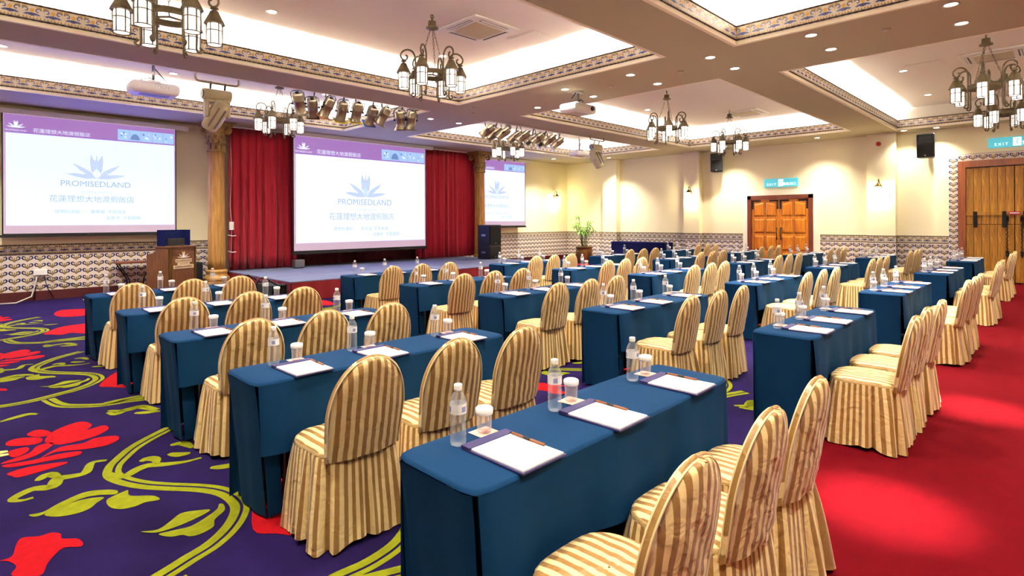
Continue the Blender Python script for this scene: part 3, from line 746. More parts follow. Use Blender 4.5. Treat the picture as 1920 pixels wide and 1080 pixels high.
def arm_mesh():
    P = [(.27, -.28), (.30, -.31), (.275, -.335), (.245, -.31), (.245, -.2), (.245, 0), (.245, .15), (.25, .24), (.285, .305), (.345, .33), (.41, .31), (.45, .255), (.44, .20), (.40, .175), (.365, .195), (.36, .235), (.385, .25)]
    P = smooth_path(P, 4)
    return MB().tube([(x, 0, z) for x, z in P], .0125, M_bronze, 6).cyl((.245, 0, .0), (.225, 0, 0), .02, M_bronze, 8).mesh('scroll_arm')
ARM = arm_mesh()
CAN = MB().lathe([(.012, .14), (.012, .11), (.055, .10), (.06, .02), (.09, .015), (.095, -.005), (.05, -.01), (.0, -.02)], 14, M_bronze).tube([(.03*math.cos(a), 0, .17+.03*math.sin(a)) for a in [2*PI*i/10 for i in range(10)]], .006, M_bronze, 5, True).mesh('canopy')
def ring_mesh():
    b = MB()
    for r0, r1 in ((.232, .24),):
        b.lathe([(r0, -.035), (r1, -.035), (r1, .035), (r0, .035), (r0, -.035)], 36, M_bronze, cap=False)
    for k in range(3):
        a = 2*PI*k/3; b.bar((0, 0, 0), (.236*math.cos(a), .236*math.sin(a), 0), .012, .02, M_bronze)
    return b.mesh('ring')
RING = ring_mesh()
def chain_mesh(L):
    n = int(L/.052); b = MB()
    for i in range(n):
        z = L*(i+.5)/n; P = []
        for k in range(8):
            a = 2*PI*k/8; x, zz = .011*math.cos(a), .032*math.sin(a); P.append((x, 0, z+zz) if i % 2 else (0, x, z+zz))
        b.tube(P, .0036, M_bronze, 4, True)
    return b.mesh('chain')
def chandelier(x, y, label, rot=.25, z=ZU, drop=.87):
    t = thing('chandelier', label, 'chandelier', (x, y, z-drop), rot, 'lantern chandeliers')
    ob('canopy', CAN, t, (0, 0, drop-.2)); ob('ceiling_hook', MB().cyl((0, 0, drop-.06), (0, 0, drop), .008, M_bronze, 6), t); ob('ring', RING, t)
    zt = drop-.22
    for k in range(3):
        a = 2*PI*k/3; p = Vector((.236*math.cos(a), .236*math.sin(a), .03)); q = Vector((.03*math.cos(a), .03*math.sin(a), zt))
        o = ob('chain', CHAIN, t, p); o.rotation_mode = 'QUATERNION'; o.rotation_quaternion = (q-p).to_track_quat('Z', 'Y')
    for k in range(6):
        a = 2*PI*k/6+PI/6
        ob('scroll_arm', ARM, t, (0, 0, 0), (0, 0, a))
        l = ob('lantern', LC, t, (.41*math.cos(a), .41*math.sin(a), .02), (0, 0, a)); ob('lantern_roof', LR, l); ob('lantern_glass', LG, l)
CHAIN = chain_mesh((Vector((.236, 0, .03))-Vector((.03, 0, .65))).length)
chandelier(1.6, 6.6, 'six lantern chandelier cut off by the top left frame edge')
chandelier(4.93, 6.55, 'six lantern chandelier beside the square air conditioner, in front of the stage', .05)
chandelier(4.85, 11.7, 'six lantern chandelier above the left stage curtain', .3)
chandelier(11.55, 11.7, 'six lantern chandelier above the right loudspeaker stack', .6)
chandelier(11.66, 6.6, 'six lantern chandelier in the middle coffer, nearer the viewer', .1)
chandelier(15.0, 6.6, 'six lantern chandelier in the middle coffer, above the wall loudspeaker', .5)
chandelier(11.75, .97, 'large looking six lantern chandelier at the right frame edge', .5)
chandelier(14.9, .95, 'six lantern chandelier hanging behind the one at the right edge', .2)

# ------------------------------------------------------------------ air conditioners
def aircon(x, y, label):
    t = thing('ceiling_air_conditioner', label, 'air conditioner', (x, y, ZU))
    b = MB(); h = .47
    bevel(ob('fascia', MB().box(-h, h, -h, h, -.035, -.001, M_white), t), .02, 2)
    ob('grille', MB().box(-.27, .27, -.27, .27, -.046, -.034, M_beige), t)
    for k in range(18): b.box(-.26, .26, -.255+k*.03, -.247+k*.03, -.05, -.045, M_grout)
    ob('grille_slats', b, t)
    for a in range(4):
        s = ob('air_slot', MB().box(-.27, .27, .335, .395, -.038, -.033, M_dark), t, (0, 0, 0), (0, 0, a*PI/2)); ob('louvre', MB().box(-.265, .265, .36, .385, -.046, -.038, M_white), s)
aircon(5.8, 6.53, 'white square ceiling air conditioner beside the stage front chandelier')
aircon(15.6, 6.4, 'white square ceiling air conditioner in the middle coffer')
aircon(13.45, 1.0, 'white square ceiling air conditioner above the right edge chandelier')
for x, y, lb in ((6.75, 6.25, 'flush ceiling hatch beside the square air conditioner'), (13.4, 2.0, 'flush ceiling hatch in the right coffer')):
    tag(bevel(ob('access_hatch', MB().box(-.3, .3, -.3, .3, -.008, -.001, M_ceil).box(-.27, .27, -.27, .27, -.013, -.008, M_ceil), None, (x, y, ZU)), .004, 1), lb, 'hatch')

# ------------------------------------------------------------------ stage lights
def can_meshes():
    body = MB().lathe([(.06, -.24), (.1, -.235), (.118, -.19), (.122, -.1), (.128, -.09), (.128, -.06), (.12, -.05), (.115, .2), (.13, .205), (.13, .225), (.105, .225), (.1, .16), (.0, .15)], 18, M_silver)
    body.cyl((0, 0, -.24), (0, 0, -.27), .04, M_dark, 10)
    yoke = MB().tube([(.135, 0, 0), (.145, 0, -.05), (.14, 0, -.25), (.08, 0, -.30), (-.08, 0, -.30), (-.14, 0, -.25), (-.145, 0, -.05), (-.135, 0, 0)], .01, M_dark, 6)
    yoke.cyl((.12, 0, 0), (.17, 0, 0), .022, M_dark, 8).cyl((-.12, 0, 0), (-.17, 0, 0), .022, M_dark, 8)
    return body.mesh('can_body'), yoke.mesh('yoke')
CB, CY = can_meshes()
GEL = {m: MB().box(-.15, .15, -.15, -.1, .225, .235, m).box(-.15, .15, .1, .15, .225, .235, m).box(-.15, -.1, -.1, .1, .225, .235, m).box(.1, .15, -.1, .1, .225, .235, m).lathe([(0, .229), (.11, .229)], 14, m, cap=False).mesh('gel_frame') for m in (M_gyel, M_gor, M_gblu, M_silver)}
def pipe(x0, x1, y, z, label):
    t = thing('lighting_pipe', label, 'pipe', (0, y, z)); ob('pipe', MB().cyl((x0, 0, 0), (x1, 0, 0), .024, M_silver, 10), t)
    for x in (x0+.3, (x0+x1)/2, x1-.3): ob('hanger', MB().cyl((x, 0, 0), (x, 0, ZU-z), .012, M_silver, 6), t)
def spotcan(x, y, z, tgt, gel, label, group):
    d = (Vector(tgt)-Vector((x, y, z))).normalized()
    t = thing('stage_spotlight', label, 'stage light', (x, y, z), 0, group); t.scale = (.86, .86, .86)
    t.rotation_mode = 'QUATERNION'; t.rotation_quaternion = d.to_track_quat('Z', 'Y')
    ob('can_body', CB, t); ob('yoke', CY, t); ob('gel_frame', GEL[gel], t)
    up = t.rotation_quaternion.inverted() @ (Vector((x, 10.45, 4.16))-Vector((x, y, z)))/.86
    ob('hook_clamp', MB().bar(up*.3, up*1.02, .03, .03, M_dark), t)
pipe(4.5, 7.3, 10.45, 4.16, 'steel lighting pipe carrying the left bank of stage lights')
pipe(9.35, 12.6, 10.45, 4.16, 'steel lighting pipe carrying the right bank of stage lights')
gl = [M_silver, M_silver, M_gor, M_gyel, M_gyel, M_gblu, M_silver, M_silver, M_silver]
tg = [(6.4, 12.2, 0), (7.2, 14.5, 0), (4.5, 13, 0), (6.0, 13, 0), (6.3, 13, 0), (6.6, 14, 0), (5.2, 12.6, 0), (8.4, 12, 0), (7.6, 12, 0)]
OR9 = ['first', 'second', 'third', 'fourth', 'fifth', 'sixth', 'seventh', 'eighth', 'ninth', 'tenth']
for k, px in enumerate((562, 587, 614, 642, 670, 697, 719, 751, 772)):
    r = (px-960)/1050.24; y = 10.45+(.10 if k % 2 else -.05); x = y*(1+r)/(1-r); z = 3.86
    spotcan(x, y, z, tg[k], gl[k], '%s stage spotlight from the left in the left bank' % OR9[k], 'left bank of stage lights')
for k, px in enumerate((914, 927, 944, 965, 981, 996, 1008, 1019, 1030, 1045)):
    r = (px-960)/1050.24; y = 10.45+(.12 if k % 2 else -.10); x = y*(1+r)/(1-r); z = 3.86
    spotcan(x, y, z, (x-2.6, 13.2, 1.0), M_silver, '%s stage spotlight from the left in the right bank' % OR9[k], 'right bank of stage lights')
def moving_head(x, y, label, lean=.35, rz=0, hw=.33):
    t = thing('moving_head_light', label, 'stage light', (x, y, 4.0), rz)
    ob('hanging_bracket', MB().tube([(-hw, -.04, 0), (-hw, -.04, -.07), (-hw+.02, -.04, -.1), (-hw+.05, -.04, -.11), (hw-.05, -.04, -.11), (hw-.02, -.04, -.1), (hw, -.04, -.07), (hw, -.04, 0)], .018, M_silver, 8), t)
    for s in (-.1, .12): ob('clamp', MB().cyl((s, -.04, -.09), (s, 0, -.22), .016, M_dark, 6), t)
    bs = MB().cyl((-.21, 0, -.3), (.21, 0, -.3), .095, M_beige, 18).cyl((-.23, 0, -.3), (-.21, 0, -.3), .07, M_metal, 14)
    ob('base', bs, t)
    yk = ob('yoke', MB().box(-.19, -.13, -.09, .09, -.68, -.36, M_beige).box(.13, .19, -.09, .09, -.68, -.36, M_beige).box(-.19, .19, -.1, .1, -.44, -.38, M_beige), t); bevel(yk, .03, 2)
    hd = MB().lathe([(.06, .24), (.12, .22), (.14, .1), (.14, -.12), (.12, -.26), (.1, -.28), (.0, -.27)], 18, M_beige)
    h = ob('lamp_head', hd, t, (0, 0, -.62), (lean, lean*.8, 0)); ob('lens', MB().lathe([(.0, -.285), (.09, -.283)], 16, M_dark, cap=False), h)
    for s in (-.05, .05): ob('rib', MB().box(s-.01, s+.01, -.15, -.13, -.2, .15, M_metal), h)
moving_head(3.1, 9.98, 'beige moving head stage light hanging in front of left column', .5)
moving_head(13.0, 9.6, 'beige moving head stage light hanging by the right coffer', -.35)
def projector(x, y, z, zm, rz, label, w=.42, d=.34, h=.14, text=None, rnd=.05):
    t = thing('ceiling_projector', label, 'projector', (x, y, z), rz)
    b = ob('body', MB().box(-w/2, w/2, -d/2, d/2, 0, h, M_white), t); bevel(b, rnd, 4)
    ob('lens', MB().cyl((-w*.25, d/2-.01, h*.5), (-w*.25, d/2+.03, h*.5), .04, M_dark, 14), t)
    ob('mount_pole', MB().cyl((0, 0, h), (0, 0, zm-z), .025, M_metal, 10), t); ob('ceiling_plate', MB().lathe([(.1, zm-z-.03), (.1, zm-z)], 16, M_white), t)
    ob('mount_bracket', MB().box(-.1, .1, -.08, .08, h, h+.05, M_metal), t)
    ob('cables', MB().tube([(0, 0, h+.3), (.1, .02, h+.2), (.2, 0, h+.08), (.1, 0, h+.03), (-.05, .03, h+.1), (-.2, .02, h+.05), (-.1, 0, h+.02)], .01, M_dark, 5), t)
    vent = MB()
    for k in range(5): vent.box(-w*.3, w*.3, -d*.3+k*.05, -d*.3+k*.05+.012, -.003, .0, M_dark)
    ob('vent_slots', vent, t)
    if text: ob('lettering', text_mesh(text, .075, M_metal), t, (.08, -d/2-.002, h*.58), (PI/2, 0, 0))
projector(2.62, 11.9, 3.93, ZU, 0, 'white ceiling projector lit blue underneath, over the left screen', .78, .5, .22, 'EPSON', .09)
projector(8.25, 6.5, 3.60, ZS, PI, 'white ceiling projector on the middle beam between downlights', .62, .42, .16)
projector(13.9, 10.9, 3.62, ZU, 0, 'white ceiling projector behind the right moving head light', .6, .42, .16)

# ------------------------------------------------------------------ sconces, wall loudspeakers, alarm
def sconce(x, y, z, rz, label):
    t = thing('wall_sconce', label, 'wall lamp', (x, y, z), rz)      # faces local -Y
    ob('back_plate', MB().lathe([(.05, 0), (.055, .012), (.03, .02), (0, .022)], 14, M_brass, Matrix.Rotation(PI/2, 4, 'X') @ Matrix.Scale(1.6, 4, (0, 1, 0))), t)
    ob('curved_arm', MB().tube(smooth_path([(0, 0), (.02, 0)], 1) and [(0, -.02, 0), (0, -.05, .12), (0, -.09, .2), (0, -.14, .21), (0, -.17, .16), (0, -.17, .1)], .01, M_brass, 8), t)
    sh = ob('shade', MB().lathe([(.02, .11), (.03, .09), (.09, .02), (.1, 0), (.08, 0), (.02, .07)], 16, M_brass), t, (0, -.17, 0))
    ob('glass_shade', MB().lathe([(.0, -.13), (.05, -.11), (.07, -.05), (.06, .0)], 14, M_sconce), sh)
    L = D.lights.new('sconce_glow', 'POINT'); L.energy = 26; L.color = (1, .86, .5); L.shadow_soft_size = .06
    o = D.objects.new('sconce_glow', L); COL.objects.link(o); o.parent = t; o.location = (0, -.17, -.2)
sconce(17.72, YS, 2.62, 0, 'brass wall lamp on the stage wall near the corner')
sconce(18.36, 9.47, 2.58, -PI/2, 'brass wall lamp on the pilaster left of the small door')
sconce(18.33, 3.8, 2.52, -PI/2, 'brass wall lamp on the pilaster under the fire alarm')
tag(ob('fire_alarm', MB().lathe([(.06, 0), (.06, .03), (.04, .06), (0, .065)], 14, M_redsign, Matrix.Rotation(-PI/2, 4, 'Y')), None, (18.33, 3.82, 3.72)), 'small red round fire alarm high on a pilaster', 'alarm')
def wall_speaker(y, z, rz, label):
    t = thing('wall_loudspeaker', label, 'loudspeaker', (XR-.28, y, z), rz)
    b = MB(); n = b.pts([(-.2, -.16, 0), (.2, -.16, 0), (.14, .17, 0), (-.14, .17, 0), (-.2, -.2, .62), (.2, -.2, .62), (.14, .14, .62), (-.14, .14, .62)])
    for q in ((0, 3, 2, 1), (4, 5, 6, 7), (0, 1, 5, 4), (1, 2, 6, 5), (2, 3, 7, 6), (3, 0, 4, 7)): b.face([n+i for i in q], M_dark)
    bevel(ob('cabinet', b, t), .02, 2)
    Rx = Matrix.Rotation(.065, 4, 'X')
    ob('woofer_grille', MB().box(-.17, .17, -.195, -.165, .04, .38, M_black, Rx), t)
    h = MB(); a = h.pts([Rx @ Vector(p) for p in ((-.16, -.168, .42), (.16, -.168, .42), (.16, -.168, .58), (-.16, -.168, .58), (-.05, -.12, .45), (.05, -.12, .45), (.05, -.12, .55), (-.05, -.12, .55))])
    for q in ((0, 1, 5, 4), (1, 2, 6, 5), (2, 3, 7, 6), (3, 0, 4, 7), (4, 5, 6, 7)): h.face([a+i for i in q], M_metal if q[0] == 0 else M_black)
    ob('horn', h, t)
    bd = MB(); bd.poly([Rx @ Vector(p) for p in ((-.02, -.198, .055), (.02, -.198, .055), (0, -.198, .085))], M_white); ob('badge', bd, t)
    ob('wall_bracket', MB().box(-.03, .03, .1, .30, .60, .64, M_iron).box(-.03, .03, .2, .29, .3, .64, M_iron), t)
wall_speaker(8.48, 3.24, -PI/2+.25, 'black wall loudspeaker beside the pilaster left of small door')
wall_speaker(2.72, 3.24, -PI/2-.05, 'black wall loudspeaker left of the large plank door')

# ------------------------------------------------------------------ loudspeaker stack on stage, lectern, side furniture
def box_speaker(x, y, z, h, label):
    t = thing('stage_loudspeaker', label, 'loudspeaker', (x, y, z), .12)
    bevel(ob('cabinet', MB().box(-.29, .29, -.25, .25, 0, h, M_dark), t), .012, 2)
    ob('front_grille', MB().box(-.265, .265, -.262, -.25, .04, h-.04, M_black), t)
    ob('side_handle', MB().box(-.3, -.29, -.08, .08, h*.5-.03, h*.5+.03, M_metal), t)
    ob('badge', MB().box(-.03, .03, -.265, -.262, .07, .09, M_metal), t)
box_speaker(12.27, 13.3, SZ, .43, 'lower black loudspeaker cabinet of the stack on stage right')
box_speaker(12.27, 13.3, SZ+.432, .66, 'upper black loudspeaker cabinet of the stack on stage right')
ld = thing('lectern', 'walnut lectern with lotus emblem and lettering before the left screen', 'lectern', (3.38, 13.55, 0), .42)
bevel(ob('body', MB().box(-.30, .30, -.22, .22, 0, 1.08, M_pod), ld), .008, 1)
ob('front_panel', MB().box(-.26, .26, -.228, -.22, .05, 1.03, M_pod), ld)
for s in (-1, 1): ob('edge_strip', MB().box(s*.285-.015, s*.285+.015, -.235, -.22, 0, 1.09, M_brass), ld)
ob('top_ledge', MB().box(-.32, .32, -.25, .25, 1.08, 1.11, M_pod), ld)
sd = MB(); n = sd.pts([(-.32, -.2, 0), (-.32, .45, 0), (-.32, .45, .92), (-.32, -.2, 1.06), (-.30, -.2, 0), (-.30, .45, 0), (-.30, .45, .92), (-.30, -.2, 1.06)])
for q in ((0, 3, 2, 1), (4, 5, 6, 7), (0, 1, 5, 4), (1, 2, 6, 5), (2, 3, 7, 6), (3, 0, 4, 7)): sd.face([n+i for i in q], M_pod)
ob('side_panel', sd, ld)
em = MB(); lotus(em, 0, .86, .30, M_cream, M_cream, -.236); ob('lotus_emblem', em, ld)
for z, w, h, tx, sz in ((.80, .19, .07, 'PROMISEDLAND', .05), (.735, .14, .045, 'RESORT & LAGOON', .022), (.67, .235, .075, '花蓮理想大地渡假飯店', .042)):
    pl = ob('sign_plate', MB().box(-w, w, -.24, -.228, z-h/2, z+h/2, M_cream), ld); ob('lettering', text_mesh(tx, sz, M_pod), pl, (0, -.2415, z), (PI/2, 0, 0))
mo = thing('lectern_screen', 'dark blue backed monitor and hood standing on the lectern', 'monitor', (3.36, 13.57, 1.11), .42)
ob('hood', MB().box(-.30, .30, .08, .12, 0, .34, M_navy).box(-.30, -.285, -.1, .12, 0, .34, M_navy).box(.285, .30, -.1, .12, 0, .34, M_navy), mo)
bevel(ob('monitor', MB().box(-.2, .2, -.06, -.03, .0, .16, M_dark), mo), .008)
cs = thing('console_table', 'narrow dark wood console table with curved legs behind the lectern', 'table', (2.95, 14.95, 0))
bevel(ob('table_top', MB().box(-.42, .42, -.2, .2, .70, .74, M_frameA), cs), .01)
for sx in (-1, 1):
    for sy in (-1, 1): ob('leg', MB().tube([(sx*.36, sy*.15, .7), (sx*.28, sy*.15, .55), (sx*.17, sy*.15, .35), (sx*.15, sy*.15, .15), (sx*.2, sy*.15, 0)], .016, M_iron, 6), cs)
sw = thing('subwoofer', 'black floor loudspeaker between the lectern and the left column', 'loudspeaker', (3.93, 14.5, 0))
bevel(ob('cabinet', MB().box(-.2, .2, -.2, .2, 0, .68, M_dark), sw), .01); ob('front_grille', MB().box(-.17, .17, -.212, -.2, .05, .63, M_black), sw); ob('badge', MB().box(-.02, .02, -.216, -.212, .08, .10, M_metal), sw)
so = thing('wall_socket', 'white wall socket box with dangling cables on the tiled dado', 'socket', (1.3, YS-.01, .58))
bevel(ob('socket_box', MB().box(-.11, .11, -.07, 0, -.06, .06, M_white), so), .008)
for P in ([(-.06, -.05, -.06), (-.08, -.06, -.3), (-.1, -.06, -.56)], [(.06, -.05, -.06), (.1, -.06, -.3), (.22, -.08, -.57)], [(.09, -.05, -.05), (.35, -.05, -.22), (.75, -.06, -.36)]): ob('cable', MB().tube(P, .008, M_iron, 5), so)
tag(ob('floor_cable', MB().tube([(.55, 15.0, .012), (.9, 14.9, .012), (1.15, 15.1, .1), (1.22, 15.17, .35), (1.24, 15.17, .5)], .014, M_wire, 6)), 'pale grey cable looping from wall socket down to the carpet', 'cable')
# uplighter on stage
fx = thing('stage_floor_light', 'small grey floor light on stage by the left curtain', 'light', (6.42, 14.35, SZ)); bevel(ob('housing', MB().box(-.13, .13, -.1, .1, .02, .22, M_metal), fx), .01); ob('lens', MB().box(.13, .135, -.08, .08, .05, .19, M_dark), fx); ob('stand', MB().box(-.1, .1, -.08, .08, 0, .02, M_dark), fx)
# potted palm
pp = thing('potted_palm', 'leafy green potted palm in brown glazed pot in the corner', 'plant', (17.0, 13.13, 0))
ob('pot', MB().lathe([(.2, 0), (.24, .05), (.31, .35), (.32, .5), (.30, .58), (.33, .60), (.33, .64), (.28, .64), (.27, .55), (.0, .54)], 24, M_pot), pp)
ob('soil', MB().lathe([(0, .58), (.27, .58)], 16, mat('soil', (50, 36, 24), .95), cap=False), pp)
rnd = random.Random(3); lf = MB()
for k in range(16):
    a = 2*PI*k/16+rnd.uniform(-.3, .3); h = rnd.uniform(1.05, 1.78); r = rnd.uniform(.1, .42); x1, y1 = r*math.cos(a), r*math.sin(a)
    stm = ob('stem', MB().tube([(.08*math.cos(a), .08*math.sin(a), .57), (x1*.5, y1*.5, .6+(h-.6)*.6), (x1, y1, h)], .010, M_stem, 5), pp)
    fr = MB(); nl = 14
    for j in range(nl):
        b_ = 2*PI*j/nl+rnd.uniform(-.15, .15); L = rnd.uniform(.2, .3); dz = rnd.uniform(-.10, .10); c_, s_ = math.cos(b_), math.sin(b_)
        n = fr.pts([(x1, y1, h), (x1+c_*L*.5-s_*.022, y1+s_*L*.5+c_*.022, h+.03+dz*.4), (x1+c_*L, y1+s_*L, h-.06+dz), (x1+c_*L*.5+s_*.022, y1+s_*L*.5-c_*.022, h+.03+dz*.4)]); fr.face((n, n+1, n+2, n+3), M_leaf)
    ob('frond', fr, pp)

# ------------------------------------------------------------------ tables, cloths
TL, TW, TH = 1.80, .43, .75
def cloth_mesh(seed, L=TL, Wd=TW, H=TH, hem=.40, m=None, mm=M_cloth):
    rnd = random.Random(seed); b = MB(); e = .012; r = .014
    ph = [rnd.uniform(0, 6.28) for _ in range(8)]
    x0, x1, y0, y1 = -e, L+e, -e, Wd+e; z0 = .015
    # top sheet with softly rolled edge
    def top(u, v):
        x = x0+u*(x1-x0); y = y0+v*(y1-y0)
        d = min(x-x0, x1-x, y-y0, y1-y); dz = 0 if d > r else -(r-math.sqrt(max(0, r*r-(r-d)**2)))
        return (x, y, H+dz+.0012*math.sin(x*5+ph[0])*math.sin(y*9+ph[1]))
    n0 = len(b.v); us = [0, .0035, .008] + [k/22 for k in range(1, 22)] + [.992, .9965, 1]; vss = [0, .012, .032] + [k/6 for k in range(1, 6)] + [.968, .988, 1]
    b.pts([top(u, v) for v in vss for u in us]); nu = len(us)
    for j in range(len(vss)-1):
        for i in range(nu-1): a = j*nu+i; b.face((n0+a, n0+a+1, n0+a+nu+1, n0+a+nu), mm, True)
    def drape(p, q, nrm, z_end, amp, freq, k, inset=0, n=40, side=0):
        # hanging panel from p to q (xy), outward normal nrm
        Lr = math.hypot(q[0]-p[0], q[1]-p[1])
        def f(u, v):
            s = v**.8; zz = (H-r)+(z_end-(H-r))*v
            w = amp*s*(math.sin(u*Lr*freq+ph[k])+.6*math.sin(u*Lr*freq*2.3+ph[k+1]))*(1 if 0.02 < u < .98 else .3)
            uu = u
            pin = side*s*(u-.5)
            ox = -inset*s
            if v < .03: w = 0
            return (p[0]+(q[0]-p[0])*(uu+pin)+nrm[0]*(w+ox), p[1]+(q[1]-p[1])*(uu+pin)+nrm[1]*(w+ox), zz)
        b.grid(f, n, 8, mm)
    drape((x0+.012, y0), (x1-.012, y0), (0, -1), hem, .017, 9, 0, -.016, 90, -.012)
    drape((x1, y1), (x0, y1), (0, 1), z0, .012, 8, 2, .0, 50)
    drape((x0-.004, y1), (x0-.004, y0+.016), (-1, 0), z0, .010, 13, 4, .065, 24, -.08)
    drape((x1+.004, y0+.016), (x1+.004, y1), (1, 0), z0, .010, 13, 5, .045, 24, -.08)
    # corner pleats: the end sheet folds round and hangs behind the short front drop
    for (cx, dx) in ((x0, 1), (x1, -1)):
        def f(u, v, cx=cx, dx=dx): return (cx+dx*(.03+.05*v**.8+u*.085), y0+.03+.012*u+.01*v, (H-r)+(z0-(H-r))*v)
        b.grid(f, 3, 6, mm)
    RC = .05      # the cloth rounds the table corners
    for i, (x, y, z) in enumerate(b.v):
        cx = RC if x < RC else (L-RC if x > L-RC else None); cy = RC if y < RC else (Wd-RC if y > Wd-RC else None)
        if cx is None or cy is None: continue
        qx, qy = x-cx, y-cy; h = math.hypot(qx, qy)
        if h > 1e-6: k = max(abs(qx), abs(qy))/h; b.v[i] = (cx+qx*k, cy+qy*k, z)
    return b.mesh('tablecloth')
CL = [cloth_mesh(s, hem=h) for s, h in ((1, .40), (2, .37), (3, .42))]
TT = MB().box(.045, TL-.045, .045, TW-.045, TH-.045, TH-.012, M_frameA).mesh('tabletop')
LEGM = MB().box(-.02, .02, .05, TW-.05, 0, .03, M_metal).cyl((0, .08, .03), (0, .08, TH-.045), .014, M_metal, 8).cyl((0, TW-.08, .03), (0, TW-.08, TH-.045), .014, M_metal, 8).box(-.01, .01, .08, TW-.08, .3, .32, M_metal).mesh('leg_frame')

# ------------------------------------------------------------------ chair
def chair_parts(seed):
    rnd = random.Random(seed); ph = [rnd.uniform(0, 6.28) for _ in range(12)]
    hw = .215; zt, zb_ = .925, .43
    def hwid(z):
        t = (z-zb_)/(zt-zb_)
        base = hw*(.93+.07*min(1, t*2.2))
        zc = .60
        if z > zc: base *= max(0, 1-((z-zc)/(zt-zc))**2.5)**.5
        return base
    def yc(z): return -.21-(z-.46)*.17-.02*max(0, z-.7)
    nz, nx_ = 22, 16; zs = [zb_+(zt-zb_)*(1-(1-k/nz)**1.6) for k in range(nz+1)]
    b = MB()
    def surf(side):
        def f(u, v):
            z = zs[int(round(v*nz))]; w = max(hwid(z), .001); s = 2*u-1
            edge = 1-abs(s)**3.2; topf = 1-((z-zb_)/(zt-zb_))**8
            th_ = .011+.021*edge*topf
            wr = .0035*(math.sin(x_ := (z*31+s*4+ph[0]))*math.sin(s*5+z*9+ph[1])) + .003*math.sin(z*70*(1 if z < .58 else .3)+s*7+ph[2])*edge*(1 if z < .6 else .35)
            bow = -.022*(1-s*s)           # the backrest curves round the sitter
            return (s*w*(1 if side else 1), yc(z)+bow+side*th_+wr*edge, z)
        return f
    uvf = lambda u, v: ((2*u-1)*max(hwid(zs[int(round(v*nz))]), .001)+.013, zs[int(round(v*nz))])
    b.grid(surf(-1), nx_, nz, M_gold, True, uvf)          # rear face
    n1 = len(b.v); fr = MB().grid(surf(1), nx_, nz, M_gold, True, uvf)
    off = len(b.v); b.v += fr.v
    for i, f in enumerate(fr.f): b.face([off+k for k in f[::-1]], M_gold, True, fr.uv[i][::-1])
    # rim between the faces
    cu = nx_+1; rimA = [j*cu for j in range(nz+1)] + [nz*cu+i for i in range(1, nx_)] + [j*cu+nx_ for j in range(nz, -1, -1)]
    N = len(rimA); rb = len(b.v)
    for k in rimA:
        p = Vector(b.v[k]); q = Vector(b.v[k+off]); m_ = (p+q)/2; c = Vector((0, m_.y, .55)); d = (m_-c); d.y = 0; d.normalize(); b.v.append(tuple(m_+d*.012))
    for i in range(N-1):
        a, c = rimA[i], rimA[i+1]
        uA = [(i*.02, .0), ((i+1)*.02, .0), ((i+1)*.02, .0), (i*.02, .0)]
        b.face((a, rb+i, rb+i+1, c), M_gold, True, [(.02, i*.02)]*4); b.face((rb+i, a+off, c+off, rb+i+1), M_gold, True, [(.02, i*.02)]*4)
    back = b.mesh('backrest')
    pb = MB()
    for base in (0, off): pb.tube([b.v[k+base] for k in rimA[::1]], .0042, M_pipe, 5)
    piping = pb.mesh('piping')
    # seat cushion
    def seat_r(a, q=0):
        # rounded outline, front corners round
        c, s = math.cos(a), math.sin(a); n = (3.4 if s > 0 else 6)+q*5
        k = (abs(c)**n+abs(s)**n)**(-1/n); return (k*c*(.216 if s > 0 else .210), k*s*(.205 if s > 0 else .215))
    sb = MB(); ns = 40; prof = [(1.0, .425), (1.02, .445), (1.0, .462), (.95, .472), (.7, .482), (.35, .485), (.02, .486)]
    def sf(u, v):
        i = int(round(v*(len(prof)-1))); k, z = prof[i]; x, y = seat_r(2*PI*u+.01); return (x*k, y*k+.005, z+.002*math.sin(x*40+ph[3])*math.sin(y*30+ph[4]))
    sb.grid(sf, ns, len(prof)-1, M_gold, True, lambda u, v: (sf(u % 1, v)[0]+.013 if v > .3 else u*1.75, sf(u % 1, v)[1] if v > .3 else v), True)
    seat = sb.mesh('seat')
    # pleated skirt
    kb = MB(); nk = 132
    pl = [(rnd.uniform(0, 1), rnd.uniform(.018, .034)) for _ in range(9)]
    def kf(u, v):
        a = 2*PI*u+.005; x, y = seat_r(a, v); d = math.hypot(x, y); nx2, ny2 = x/d, y/d
        z = .445*(1-v)+.012*v
        out = .010+.036*v**.9
        w = 0
        for c0, am in pl:
            du = min(abs(u-c0), 1-abs(u-c0)); w -= am*math.exp(-(du/.010)**2)*v**.6*1.4; w += am*math.exp(-((du-.028)/.016)**2)*v**.7
        # kick pleats at the four corners and the middle of the back
        for c0 in (.125, .375, .625, .875, .75):
            du = min(abs(u-c0), 1-abs(u-c0)); w -= .028*math.exp(-(du/.007)**2)*v**.5; w += .012*math.exp(-((du-.022)/.012)**2)*v
        w += .003*v*math.sin(u*2*PI*17+ph[5]) + .003*math.sin(u*2*PI*29+v*5+ph[6])*v
        zz = z+.012*v*math.sin(u*2*PI*5+ph[7])*(v > .8)+.006*v*v
        if y < -.1: zz += .0
        return (x+nx2*(out+w), y+.0+ny2*(out+w), max(zz, .004))
    kb.grid(kf, nk, 9, M_gold, True, lambda u, v: (u*1.92, .44*(1-v)), True)
    skirt = kb.mesh('skirt')
    return back, piping, seat, skirt
CH = [chair_parts(s) for s in (11, 12, 13, 14)]
CHI = [0]
def chair(x, y, rz, label, group):
    t = thing('banquet_chair', label, 'chair', (x, y, 0), rz, group)
    v = CH[CHI[0] % 4]; CHI[0] += 1
    bk = ob('backrest', v[0], t); ob('piping', v[1], bk); ob('seat', v[2], t); ob('skirt', v[3], t)

